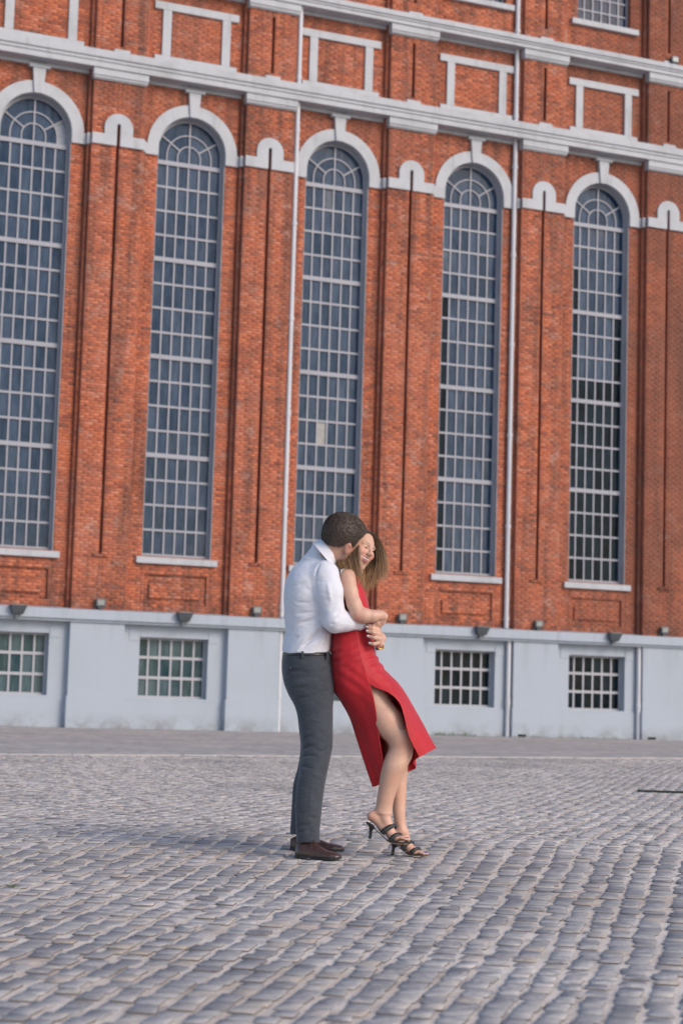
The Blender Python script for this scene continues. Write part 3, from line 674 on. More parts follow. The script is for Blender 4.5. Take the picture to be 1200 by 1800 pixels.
# ------------------------------------------------------------------ people
# The figures are sculpted as signed distance fields in "frame pixels" (x right, y down, d away from the camera, 324 per metre
# at 9.85 m), then placed in the world as solid bodies standing on the cobbles.
YR, PPM = 9.85, 324.
def P3(p):
    p = np.asarray(p, float).reshape(-1, 3); X, Y, Z = at(p[:, 0], p[:, 1], YR + p[:, 2]/PPM); return np.stack([X, Y, Z], -1)
class Field:
    def __init__(s, lo, hi, h):
        s.h = h; s.lo = np.array(lo, float); s.n = [int(math.ceil((b-a)/h))+1 for a, b in zip(lo, hi)]
        s.F = np.full(s.n, 60., np.float32); s.ax = [np.float32(a) + np.arange(n, dtype=np.float32)*h for a, n in zip(lo, s.n)]
    def win(s, lo, hi):
        sl = []; 
        for i in range(3):
            a = max(0, int((lo[i]-s.lo[i])/s.h)-1); b = min(s.n[i], int((hi[i]-s.lo[i])/s.h)+3)
            if b <= a: return None, None
            sl.append(slice(a, b))
        return tuple(sl), (s.ax[0][sl[0]][:, None, None], s.ax[1][sl[1]][None, :, None], s.ax[2][sl[2]][None, None, :])
    def blend(s, sl, f, k, op='add'):
        A = s.F[sl]
        if op == 'add':
            q = np.clip(k-np.abs(A-f), 0, None)/k if k > 0 else 0; s.F[sl] = np.minimum(A, f) - (q*q*k*.25 if k > 0 else 0)
        else:
            f = -f; q = np.clip(k-np.abs(A-f), 0, None)/k if k > 0 else 0; s.F[sl] = np.maximum(A, f) + (q*q*k*.25 if k > 0 else 0)
    def rc(s, a, b, ra, rb=None, k=6, sd=1., op='add'):
        rb = ra if rb is None else rb; a = np.array(a, float); b = np.array(b, float); R_ = max(ra, rb)*max(1, sd)+k+3
        sl, g = s.win(np.minimum(a, b)-R_, np.maximum(a, b)+R_)
        if sl is None: return s
        ab = b-a; w = np.array([1, 1, 1/sd]); L = ((ab*w)**2).sum()+1e-6
        px, py, pd = g[0]-a[0], g[1]-a[1], (g[2]-a[2])/sd
        t = np.clip((px*ab[0]+py*ab[1]+pd*ab[2]/sd)/L, 0, 1)
        d = np.sqrt((px-t*ab[0])**2+(py-t*ab[1])**2+(pd-t*ab[2]/sd)**2) - (ra+(rb-ra)*t)
        s.blend(sl, d, k, op); return s
    def chain(s, pts, k=6, sd=1.):
        for p, q in zip(pts[:-1], pts[1:]): s.rc(p[:3], q[:3], p[3], q[3], k, sd)
        return s
    def ell(s, c, r, rot=None, k=6, op='add'):
        c = np.array(c, float); r = np.array(r, float); R_ = r.max()+k+3; sl, g = s.win(c-R_, c+R_)
        if sl is None: return s
        x, y, d = g[0]-c[0], g[1]-c[1], g[2]-c[2]
        if rot is not None: x, y, d = [rot[i][0]*x+rot[i][1]*y+rot[i][2]*d for i in range(3)]
        k0 = np.sqrt((x/r[0])**2+(y/r[1])**2+(d/r[2])**2)+1e-6; k1 = np.sqrt((x/r[0]**2)**2+(y/r[1]**2)**2+(d/r[2]**2)**2)+1e-6
        s.blend(sl, k0*(k0-1)/k1, k, op); return s
    def loft(s, rows, k=6, ex=2.2, lean=0.):
        "rows: (y, xl, xr, dc, dh) - horizontal slices of a trunk, leg or sleeve"
        rows = np.array(sorted(rows), float); m = rows.max(0)
        lo = (rows[:, 1].min()-k-4, rows[0, 0]-k-2, (rows[:, 3]-rows[:, 4]).min()-k-4); hi = (rows[:, 2].max()+k+4, rows[-1, 0]+k+2, (rows[:, 3]+rows[:, 4]).max()+k+4)
        sl, g = s.win(lo, hi); y = np.clip(g[1], rows[0, 0], rows[-1, 0])
        yy = y.ravel()
        # smooth interpolation between rows
        t = rows[:, 0]; 
        def itp(c):
            i = np.clip(np.searchsorted(t, yy)-1, 0, len(t)-2); h_ = t[i+1]-t[i]; u = (yy-t[i])/h_
            sl_ = np.gradient(rows[:, c], t); m0, m1 = sl_[i]*h_, sl_[i+1]*h_
            return (((2*u**3-3*u**2+1)*rows[i, c]+(u**3-2*u**2+u)*m0+(-2*u**3+3*u**2)*rows[i+1, c]+(u**3-u**2)*m1)).reshape(y.shape).astype(np.float32)
        xl, xr, dc, dh = itp(1), itp(2), itp(3), itp(4); hx = np.maximum((xr-xl)/2, .5); dh = np.maximum(dh, .5)
        q = (np.abs((g[0]-(xl+xr)/2)/hx)**ex + np.abs((g[2]-dc)/dh)**ex)**(1/ex)
        f = (q-1)*np.minimum(hx, dh)
        f = np.maximum(f, np.maximum(rows[0, 0]-g[1], g[1]-rows[-1, 0]))
        s.blend(sl, f, k); return s
    def crease(s, a, b, amp, w, taper=True):
        "groove (amp > 0) or fold (amp < 0) along a segment"
        a = np.array(a, float); b = np.array(b, float); sl, g = s.win(np.minimum(a, b)-3*w, np.maximum(a, b)+3*w)
        if sl is None: return s
        ab = b-a; L = (ab**2).sum()+1e-6; p = [g[i]-a[i] for i in range(3)]
        t = np.clip(sum(p[i]*ab[i] for i in range(3))/L, 0, 1); d2 = sum((p[i]-t*ab[i])**2 for i in range(3))
        s.F[sl] += amp*np.exp(-d2/w**2)*((4*t*(1-t)*.8+.2) if taper else 1); return s
    def wave(s, fn): s.F += fn(s.ax[0][:, None, None], s.ax[1][None, :, None], s.ax[2][None, None, :]).astype(np.float32); return s
    def mesh(s):
        F = s.F; I = F < 0
        n = I.shape; C = np.zeros((n[0]-1, n[1]-1, n[2]-1), np.int8)
        for i in (0, 1):
            for j in (0, 1):
                for k in (0, 1): C += I[i:n[0]-1+i, j:n[1]-1+j, k:n[2]-1+k]
        act = (C > 0) & (C < 8); idx = np.full(C.shape, -1, np.int32); ci = np.argwhere(act); idx[act] = np.arange(len(ci))
        acc = np.zeros((len(ci), 3)); cnt = np.zeros(len(ci))
        corners = [(i, j, k) for i in (0, 1) for j in (0, 1) for k in (0, 1)]
        for a in corners:
            for ax in range(3):
                if a[ax]: continue
                b = list(a); b[ax] = 1
                fa = F[ci[:, 0]+a[0], ci[:, 1]+a[1], ci[:, 2]+a[2]]; fb = F[ci[:, 0]+b[0], ci[:, 1]+b[1], ci[:, 2]+b[2]]
                m = (fa < 0) != (fb < 0); t = np.where(m, fa/np.where(m, fa-fb, 1), 0)
                q = np.tile(np.array(a, float), (len(ci), 1)); q[:, ax] += t; acc[m] += q[m]; cnt[m] += 1
        V = (ci + acc/cnt[:, None])*s.h + s.lo
        quads = []
        for ax in range(3):
            o1, o2 = [(1, 2), (2, 0), (0, 1)][ax]
            sa = [slice(None)]*3; sb = [slice(None)]*3; sa[ax] = slice(0, -1); sb[ax] = slice(1, None)
            ch = I[tuple(sa)] != I[tuple(sb)]; e = np.argwhere(ch); e = e[(e[:, o1] > 0) & (e[:, o2] > 0) & (e[:, o1] < n[o1]-1) & (e[:, o2] < n[o2]-1)]
            neg = I[e[:, 0], e[:, 1], e[:, 2]]
            def at_(d1, d2):
                q = e.copy(); q[:, o1] -= d1; q[:, o2] -= d2; return idx[q[:, 0], q[:, 1], q[:, 2]]
            Q = np.stack([at_(1, 1), at_(0, 1), at_(0, 0), at_(1, 0)], -1); Q[~neg] = Q[~neg][:, ::-1]; quads.append(Q)
        Q = np.concatenate(quads); Q = Q[(Q >= 0).all(1)]
        return V, Q[:, ::-1]
def sculpt(name, fld, mat, parent, mask=None, smooth=1):
    V, Q = fld.mesh()
    for _ in range(smooth):                          # light relaxation removes the grid's stepping
        acc = np.zeros_like(V); cnt = np.zeros(len(V))
        for i in range(4):
            a, b = Q[:, i], Q[:, (i+1) % 4]
            for c_ in range(3): acc[:, c_] += np.bincount(a, V[b, c_], len(V)) + np.bincount(b, V[a, c_], len(V))
            cnt += np.bincount(a, minlength=len(V)) + np.bincount(b, minlength=len(V))
        V = V*.45 + .55*acc/np.maximum(cnt, 1)[:, None]
    o = mk_np(name, P3(V), Q, mat, parent, smooth=True)
    if mask:
        for nm, fn in mask.items():
            at_ = o.data.attributes.new(nm, 'FLOAT', 'POINT'); at_.data.foreach_set('value', np.clip(fn(V), 0, 1).astype(np.float32))
    return o
def nrm(v): v = np.array(v, float); return v/np.linalg.norm(v)
def person(label, foot_px):
    o = empty('person', tuple(P3(foot_px)[0]*np.array([1, 1, 0]))); tag(o, label, 'person'); bpy.context.view_layer.update(); return o
def own(o):
    "keep a child's world place after parenting to a moved empty"
    o.matrix_parent_inverse = o.parent.matrix_world.inverted(); return o

def skin_mat(name, base, red, rough=.48):
    m, nt, n, l, b = new_mat(name); tc = n.new('ShaderNodeTexCoord')
    a = noise(n, l, tc.outputs['Object'], 14, 4, .6)
    col = mixc(n, l, base, red, rm(n, l, a.outputs[0], .4, .7, 0, .35)); a2 = noise(n, l, tc.outputs['Object'], 45, 4, .65); col = mixc(n, l, col, tuple(x*.78 for x in base), rm(n, l, a2.outputs[0], .45, .68, 0, .5))
    for nm, c in (('stubble', (.13, .085, .07)), ('lips', (.42, .10, .10)), ('blush', red), ('nail', (.10, .03, .35)), ('brow', (.10, .06, .045))):
        at_ = n.new('ShaderNodeAttribute'); at_.attribute_name = nm; col = mixc(n, l, col, c, at_.outputs['Fac'])
    l.new(col, b.inputs['Base Color']); b.inputs['Roughness'].default_value = rough
    b.inputs['Subsurface Weight'].default_value = .07; b.inputs['Subsurface Radius'].default_value = (.012, .005, .003)
    f = noise(n, l, tc.outputs['Object'], 90, 3, .6); bump(n, l, b, f.outputs[0], .15, .002); return m
def cloth_mat(name, c, c2, weave=900, rough=.8, sheen=.2, folds=None, wst=.15):
    m, nt, n, l, b = new_mat(name); tc = n.new('ShaderNodeTexCoord')
    a = noise(n, l, tc.outputs['Object'], 6, 4, .6); w = noise(n, l, tc.outputs['Object'], weave, 2, .5)
    col = mixc(n, l, c, c2, rm(n, l, a.outputs[0], .35, .7)); col = mixc(n, l, col, c2, rm(n, l, w.outputs[0], .4, .65, 0, .6))
    l.new(col, b.inputs['Base Color']); b.inputs['Roughness'].default_value = rough; b.inputs['Sheen Weight'].default_value = sheen
    f = noise(n, l, tc.outputs['Object'], folds[0] if folds else 9, 3, .5, folds[2] if folds else None)
    mu = n.new('ShaderNodeMath'); mu.operation = 'MULTIPLY_ADD'; l.new(w.outputs[0], mu.inputs[0]); mu.inputs[1].default_value = wst*.1; l.new(f.outputs[0], mu.inputs[2])
    bump(n, l, b, mu.outputs[0], folds[1] if folds else .35, .02); return m
def hair_mat(name, root, tip, rough=.42, lo=.6, hi=1.45):
    m, nt, n, l, b = new_mat(name); at_ = n.new('ShaderNodeAttribute'); at_.attribute_name = 't'; g = n.new('ShaderNodeNewGeometry')
    pw = n.new('ShaderNodeMath'); pw.operation = 'POWER'; pw.inputs[1].default_value = 1.5; l.new(at_.outputs['Fac'], pw.inputs[0])
    col = mixc(n, l, root, tip, pw.outputs[0])
    hs = n.new('ShaderNodeHueSaturation'); l.new(col, hs.inputs['Color']); l.new(rm(n, l, g.outputs['Random Per Island'], 0, 1, lo, hi), hs.inputs['Value'])
    l.new(hs.outputs[0], b.inputs['Base Color']); b.inputs['Roughness'].default_value = rough; return m
S_man = skin_mat('skin_man', (.52, .30, .21), (.50, .20, .14)); S_woman = skin_mat('skin_woman', (.66, .40, .29), (.62, .27, .20))
M_shirt = cloth_mat('white_shirt_cotton', (.72, .72, .77), (.66, .66, .73), 500, .75, .1, (7, .8, (1, 1, 1.8)))
M_trouser = cloth_mat('grey_trouser_wool', (.046, .054, .070), (.030, .037, .050), 420, .8, .25, (9, 1.0, (.8, .8, 1.6)), .5)
M_dress = cloth_mat('red_dress_crepe', (.57, .008, .018), (.42, .006, .013), 700, .62, .10, (6, .7, (1, 1, .5)))
M_hairm = hair_mat('brown_short_hair', (.040, .025, .017), (.115, .075, .052), .5, .8, 1.25); M_hairw = hair_mat('blond_tinted_hair', (.040, .020, .011), (.36, .205, .095), .38)
M_leather = plain('brown_shoe_leather', (.060, .027, .019), .36, 0, (30, .2, .003), .3); M_sole = plain('black_rubber_sole', (.012, .012, .015), .6)
M_lace = plain('brown_lace', (.10, .05, .035), .8); M_belt = plain('black_belt_leather', (.015, .015, .017), .4); M_button = plain('dark_button', (.03, .035, .045), .35)
M_blackleather = plain('black_braided_leather', (.012, .013, .016), .33, 0, None, .4); M_insole = plain('tan_sole_edge', (.30, .20, .12), .6)
M_gold = plain('gold_metal', (.75, .52, .16), .25, 1.0); M_watchface = plain('watch_face', (.08, .08, .07), .2); M_nailw = plain('white_nail', (.80, .74, .74), .25); M_toenail = plain('violet_nail', (.10, .06, .38), .25)
M_teeth = plain('teeth', (.85, .82, .76), .3); M_mouth = plain('mouth_inside', (.20, .035, .035), .6); M_lash = plain('eyelash', (.02, .012, .01), .6); M_silver = plain('silver_metal', (.7, .7, .7), .3, 1.0)

def head(f, c, F, U, sc, k=5, male=False):
    "adds a head to field f; c between the ears, F where the face looks, U up; returns the frame"
    F = nrm(F); U = np.array(U, float); U = nrm(U - U.dot(F)*F); S = np.cross(U, F)      # S: towards the person's left or right ear
    rot = [S, U, F]; c = np.array(c, float)
    def L(s_, u_, f_): return c + sc*(S*s_ + U*u_ + F*f_)
    f.ell(L(0, 10, -7), np.array([23.5, 25, 29.5])*sc, rot, k)
    f.ell(L(0, -6, 8), np.array([20, 26, 20])*sc, rot, 8*sc)
    f.ell(L(0, -20, 8), np.array([16.5, 15, 17])*sc, rot, 8*sc)
    f.rc(L(-5, -33.5, 17), L(5, -33.5, 17), 5*sc, 5*sc, 6*sc)
    if male: f.rc(L(-15, -22, 2), L(-6, -33, 16), 5*sc, 5*sc, 5*sc); f.rc(L(15, -22, 2), L(6, -33, 16), 5*sc, 5*sc, 5*sc)
    for s_ in (-1, 1):
        f.ell(L(s_*11, -9, 18.5), np.array([7.5, 7, 6.5])*sc, rot, 5*sc)       # cheek
        f.rc(L(s_*4, 7, 26.5), L(s_*14, 7.5, 20.5), 2.6*sc, 2.4*sc, 4*sc)       # brow
        f.ell(L(s_*9, 1.0, 28.5), np.array([5.5, 3.2, 4.6])*sc, rot, 3.5*sc, 'sub')
        f.ell(L(s_*9, 0.6, 22.0), np.array([5, 3.6, 3.6])*sc, rot, 1.5*sc)       # closed lid
        f.ell(L(s_*24, -1, -4), np.array([2.6, 8, 5.5])*sc, rot, 2.5*sc)         # ear
        f.ell(L(s_*26.4, -.5, -2.6), np.array([1.8, 5, 2.8])*sc, rot, 1.5*sc, 'sub')
        f.ell(L(s_*3.6, -9.3, 30), np.array([2.6, 2.2, 2.8])*sc, rot, 2*sc)
    f.rc(L(0, 4, 26.5), L(0, -7.5, 33.5), 2.3*sc, 3.3*sc, 4*sc)
    return L, rot
def ribbons(name, curves, width, mat, parent, seg=9, tipw=.15):
    "hair: every curve is (m,3) control points in frame pixels; builds thin tapered ribbons"
    C = np.array(curves); n, m, _ = C.shape; t = np.linspace(0, m-1.001, seg); i = np.clip(t.astype(int), 0, m-2); u = (t-i)[None, :, None]
    p0 = C[:, np.clip(i-1, 0, m-1)]; p1 = C[:, i]; p2 = C[:, i+1]; p3 = C[:, np.clip(i+2, 0, m-1)]
    Pt = .5*((2*p1)+(-p0+p2)*u+(2*p0-5*p1+4*p2-p3)*u**2+(-p0+3*p1-3*p2+p3)*u**3)
    T = np.gradient(Pt, axis=1); T /= np.linalg.norm(T, axis=2, keepdims=True)+1e-9
    side = np.cross(T, rng.normal(0, 1, (n, 1, 3))*np.array([.3, .3, 1])); side /= np.linalg.norm(side, axis=2, keepdims=True)+1e-9
    w = (width*rng.uniform(.6, 1.3, (n, 1, 1)))*np.linspace(1, tipw, seg)[None, :, None]
    V = np.stack([Pt-side*w, Pt+side*w], 2).reshape(-1, 3)
    b = (np.arange(n)*seg*2)[:, None]; j = np.arange(seg-1)*2
    Q = np.stack([b+j, b+j+1, b+j+3, b+j+2], -1).reshape(-1, 4)
    o = mk_np(name, P3(V), Q, mat, parent, smooth=True)
    a = o.data.attributes.new('t', 'FLOAT', 'POINT'); a.data.foreach_set('value', np.clip(np.repeat(np.tile(np.linspace(0, 1, seg), n), 2)+rng.normal(0, .06, n*seg*2), 0, 1).astype(np.float32))
    return o
def spline(pts, n):
    p = np.array(pts, float); m = len(p); t = np.linspace(0, m-1.0001, n); i = np.clip(t.astype(int), 0, m-2); u = (t-i)[:, None]
    p0, p1, p2, p3 = p[np.clip(i-1, 0, m-1)], p[i], p[i+1], p[np.clip(i+2, 0, m-1)]
    return .5*((2*p1)+(-p0+p2)*u+(2*p0-5*p1+4*p2-p3)*u**2+(-p0+3*p1-3*p2+p3)*u**3)
def px_tube(name, pts, r, mat, parent, n=24, sides=8, closed=False):
    q = spline(pts, n); m = MB(); m.tube([Vector(v) for v in P3(q)], [r/PPM]*n if not isinstance(r, (list, tuple)) else list(np.interp(np.linspace(0, 1, n), np.linspace(0, 1, len(r)), r)/PPM), sides)
    return own(m.build(name, mat, parent, smooth=True))
def gy_px(x, d):
    "frame y of the ground under pixel x at depth d"
    Y = YR + d/PPM; lo, hi = 1290., 2200.
    for _ in range(40):
        mid = (lo+hi)/2
        if ground_px(x, mid)[1] > Y: lo = mid
        else: hi = mid
    return lo
# ============================================================ the man
man = person('man in a white shirt, grey trousers and brown shoes hugging the woman from behind', (560, 1500, 0))
HS = 7.0      # cobble tops stand a little above the sand bed
f = Field((488, 893, -112), (690, 1520, 112), 1.9)
mF, mU = (.66, .36, .66), (.34, -.94, 0)
Lm, rotm = head(f, (600, 953, -22), mF, mU, 1.10, 5, True)
f.ell((603, 937, -20), (31, 31, 37), rotm, 8)
f.chain([(597, 963, -20, 19.5), (580, 969, -19, 20), (562, 996, -8, 26)], 8)
f.ell((611, 964.5, -46), (8.2, 9.2, 4.2), [nrm((.94, .1, -.33)), nrm((-.1, 1, 0)), nrm((.33, 0, .94))], 2.5); f.ell((612.5, 964, -50.5), (4.6, 5.6, 2.6), None, 1.5, 'sub'); f.chain([(613, 968, -49, 1.6), (609, 972, -48, 2.4), (606.5, 970, -47, 2)], 2)                           # neck
f.loft([(1000, 535, 592, 0, 40), (1040, 512, 575, 0, 48), (1090, 512, 572, 0, 44), (1150, 506, 568, 0, 44), (1190, 505, 572, 0, 42)], 8)
f.chain([(572, 1010, -46, 16), (586, 1092, -60, 12), (628, 1096, -40, 8), (648, 1100, -30, 8)], 6)
f.chain([(572, 1010, 46, 16), (596, 1092, 58, 12), (636, 1098, 40, 8), (650, 1100, 14, 8)], 6)
for dd, kx in ((-1, 0), (1, 0)):
    f.chain([(545, 1190, 24*dd, 28), (556, 1320, 50*dd, 15), (542, 1455, 72*dd, 12), (545, 1492, 74*dd, 10)], 8)
for dd in (-1, 1):                                                              # hands under her arms: palm, four fingers, thumb
    b0 = np.array((652, 1101, -30 if dd < 0 else 14), float)
    f.ell(b0, (8, 7, 5), None, 4)
    for j in range(4): f.chain([(656, 1097+j*3, b0[2]-1, 2.8), (663, 1097+j*3.6, b0[2]-2+(4 if j else 3), 2.5), (667-abs(j-1.2)*1.4, 1098+j*3.8, b0[2]+5, 2.2)], 2)
    f.chain([(650, 1096, b0[2]-2, 3), (656, 1090, b0[2]-3, 2.7), (661, 1089, b0[2]-1, 2.3)], 2)
def loc(V, L_, rot_, c_, sc_): return (V-np.array(c_)) @ np.array(rot_).T / sc_
def stub(V):
    q = loc(V, Lm, rotm, (600, 953, -22), 1.10); s_, u_, f_ = q.T
    jaw = np.clip((-6-u_)/6, 0, 1)*np.clip((f_+4)/6, 0, 1)*np.clip((u_+46)/6, 0, 1); side = np.clip((np.abs(s_)-13)/4, 0, 1)*np.clip((f_+3)/4, 0, 1)*np.clip((12-f_)/5, 0, 1)*np.clip((8-u_)/6, 0, 1)
    return np.clip(np.maximum(jaw, side), 0, 1)*.62
body = own(sculpt('body', f, S_man, man, {'stubble': stub, 'blush': lambda V: np.exp(-((V[:, 0]-612)**2+(V[:, 1]-965)**2)/120)*.8}))
# hair
hp = np.array([(555, 946), (566, 950), (575, 957), (585, 963), (594, 964), (603, 959), (610, 955), (617, 954.5), (620, 961), (623, 960), (631, 948), (641, 937), (646, 928), (655, 925)], float)
f = Field((560, 890, -66), (656, 975, 28), 1.3)
f.ell((605, 936, -20), (35.5, 35, 41.5), rotm, 8); f.ell(Lm(0, 12, -6), (27, 29, 33), rotm, 5); f.ell((586.5, 945, -20), (20.5, 17, 31), None, 8)
g = [f.ax[0][:, None, None], f.ax[1][None, :, None], f.ax[2][None, None, :]]
hl = np.interp(f.ax[0], hp[:, 0], hp[:, 1])[:, None, None].astype(np.float32)
far = np.clip((g[2]+10)/30, 0, 1); hl = hl*(1-far) + (np.float32(952)-(g[0]-600)*.1)*far
f.F = np.maximum(f.F, (g[1]-hl)*.8)
q = [g[0]-600, g[1]-953, g[2]+22]; fa = sum(q[i]*rotm[2][i] for i in range(3)); ua = sum(q[i]*rotm[1][i] for i in range(3))
f.F = np.maximum(f.F, np.minimum(fa-21, 26-ua)*.7)
f.wave(lambda x, y, d: .55*np.sin(x*.9+np.sin(y*.5)*2)*np.sin(y*.7+d*.6)*np.sin(d*.8+x*.2))
V, Q = f.mesh(); o = mk_np('hair', P3(V), Q, M_hairm, man, smooth=True); own(o)
a = o.data.attributes.new('t', 'FLOAT', 'POINT'); a.data.foreach_set('value', np.clip(.25+.35*np.sin(V[:, 0]*.6)*np.sin(V[:, 1]*.4+V[:, 2]*.5), 0, 1).astype(np.float32))
# short strands combed forward and down
cen = np.array((600, 944, -20)); pick = rng.integers(0, len(V), 14000); p0 = V[pick] + rng.normal(0, .4, (14000, 3)); n0 = p0-cen; n0 /= np.linalg.norm(n0, axis=1, keepdims=True)
grow = n0*.34 + np.array(rotm[2])*.75 - np.array(rotm[1])*(.55-.5*(n0@np.array(rotm[1])))[:, None] + rng.normal(0, .16, (14000, 3)); grow /= np.linalg.norm(grow, axis=1, keepdims=True)
ln = rng.uniform(2.2, 5.2, (14000, 1))*np.clip((968-p0[:, 1:2])/40, .35, 1)
own(ribbons('hair_strand', np.stack([p0-grow*1.0, p0+grow*ln*.5, p0+grow*ln*.8-np.array([0, -.4, 0])], 1), .34, M_hairm, man, seg=4))
# shirt
f = Field((486, 940, -104), (645, 1160, 104), 1.15)
f.loft([(985, 535, 592, -2, 34), (998, 516, 598, 0, 54), (1015, 504, 596, 0, 62), (1040, 499, 590, 0, 64), (1070, 499, 587, 0, 60), (1100, 501, 584, 0, 56), (1125, 499, 583, 0, 54), (1140, 496, 581, 0, 54), (1152, 494, 578, 0, 54)], 10, 2.3)
f.chain([(566, 968, -14, 20), (556, 1002, -6, 34)], 14)
for dd in (-1, 1):
    f.chain([(571, 1010, 48*dd, 25), (578, 1040, 56*dd, 23.5), (588, 1091, 60*dd, 20), ], 9)
    f.chain([(588, 1091, 60*dd, 20), (608, 1093, 53*dd, 16.5), (631, 1095, 42*dd, 13)], 8)
# folds: armhole seam, elbow crush, drag lines to the waist, blouse over the belt
for a_, b_, am, w_ in [((562, 988, -62), (552, 1019, -70), 2.2, 2.4), ((552, 1019, -70), (556, 1055, -72), 2.2, 2.6), ((556, 1055, -72), (568, 1092, -66), 2.6, 3),
    ((602, 1068, -76), (588, 1082, -80), 2.4, 3), ((607, 1076, -74), (592, 1090, -82), 2.2, 2.6), ((604, 1086, -72), (582, 1098, -80), 1.6, 2.4), ((598, 1055, -78), (580, 1072, -80), 1.3, 3),
    ((590, 1030, -82), (594, 1062, -84), 1.0, 3), ((575, 1020, -80), (582, 1060, -84), -1.2, 4), ((612, 1100, -64), (630, 1090, -56), 1.2, 2),
    ((562, 1095, -52), (512, 1128, -46), 2.0, 3.2), ((558, 1086, -55), (518, 1100, -56), 1.7, 3), ((564, 1108, -52), (530, 1140, -50), 1.8, 3), ((552, 1075, -58), (505, 1082, -54), 1.3, 3.2),
    ((545, 1060, -62), (508, 1058, -56), 1.0, 3), ((572, 1118, -48), (556, 1148, -52), 1.7, 2.6), ((520, 1110, -50), (500, 1142, -36), 1.5, 3), ((540, 1118, -54), (520, 1148, -50), -1.4, 3),
    ((519, 1060, -58), (517, 1148, -52), 1.0, 1.3), ((560, 1120, -55), (558, 1150, -54), 1.1, 1.3), ((512, 1035, -58), (540, 1022, -66), .9, 3), ((515, 1000, -50), (556, 990, -62), .7, 1.4), ((535, 1030, -66), (550, 1045, -68), 1.0, 3)]:
    f.crease(a_, b_, am*1.7, w_*.95)
f.wave(lambda x, y, d: .7*np.sin((x*.8+y*1.1)*.16+d*.05)*np.clip((y-1040)/60, 0, 1)*np.clip((1150-y)/20, 0, 1))
g = [f.ax[0][:, None, None], f.ax[1][None, :, None], f.ax[2][None, None, :]]
# neck opening: cut by a slanting plane, then hollow for the neck
f.F = np.maximum(f.F, -(g[1]-(945+(g[0]-563)*1.18))*.65)
f.F = np.maximum(f.F, -(np.sqrt(((g[0]-(583-(g[1]-970)*.25))/1)**2+(g[2]+18)**2+((g[1]-962)*1.0)**2)-20))
f.F = np.maximum(f.F, g[1]-(1149.5+np.clip((g[0]-530)*.09, -4, 4)+1.3*np.sin(g[0]*.2)))
own(sculpt('shirt', f, M_shirt, man))
col_ = []
for r0_, off_ in ((22.6, 0), (24.6, .6)):
    ring = []
    for i in range(33):
        an = 2*math.pi*i/32; e1 = nrm((.62, .74, 0)); e2 = np.array((0, 0, 1.)); cen_ = np.array((579, 966.5, -18.))
        ring.append(cen_ + e1*math.cos(an)*r0_*.98 + e2*math.sin(an)*r0_)
    col_.append(np.array(ring))
up_ = nrm((.60, -.74, 0)); ctr_ = np.array((579, 966.5, -18.)); rows_ = [(col_[1]-ctr_)*1.30+ctr_-up_*15, (col_[1]-ctr_)*1.16+ctr_-up_*9, (col_[1]-ctr_)*1.08+ctr_-up_*4, col_[1]+up_*1.0, (col_[0]-ctr_)*.99+ctr_+up_*2.4, (col_[0]-ctr_)*.97+ctr_-up_*2, (col_[0]-ctr_)*.97+ctr_-up_*9]
Vc = np.concatenate(rows_); Qc = [(r_*33+i, r_*33+i+1, (r_+1)*33+i+1, (r_+1)*33+i) for r_ in range(6) for i in range(32)]
own(mk('collar', P3(Vc), Qc, M_shirt, man, smooth=True))
# trousers
f = Field((488, 1140, -112), (598, 1488, 112), 1.6)
f.loft([(1146, 497, 580, 0, 53), (1165, 495, 582, 0, 56), (1185, 496, 583, 0, 57), (1205, 502, 584, 0, 56), (1222, 511, 584, 0, 50), (1250, 530, 578, 0, 26), (1262, 540, 570, 0, 8)], 16, 2.4)
near_l = [(1175, 512, 578, -18, 30), (1195, 503, 582, -22, 32), (1215, 506, 584.5, -26, 31), (1245, 519, 585, -32, 30), (1280, 526, 585, -40, 28), (1316, 530, 584, -48, 26), (1345, 527, 578, -54, 25), (1380, 521, 571, -61, 23), (1410, 518.5, 567, -67, 22), (1440, 519, 564, -72, 21), (1462, 520, 562, -75, 21), (1481, 521, 562, -76, 21)]
far_l = [(1175, 512, 576, 18, 30), (1195, 505, 580, 22, 31), (1215, 508, 582, 26, 30), (1245, 520, 580, 30, 29), (1280, 525, 578, 38, 27), (1316, 528, 575, 46, 25), (1345, 524, 569, 52, 24), (1380, 515, 560, 58, 22), (1410, 513, 556, 64, 21), (1440, 511, 553, 68, 20), (1458, 510, 552, 71, 20), (1467, 510, 552, 72, 20)]
f.loft(near_l, 12, 2.1); f.loft(far_l, 12, 2.1)
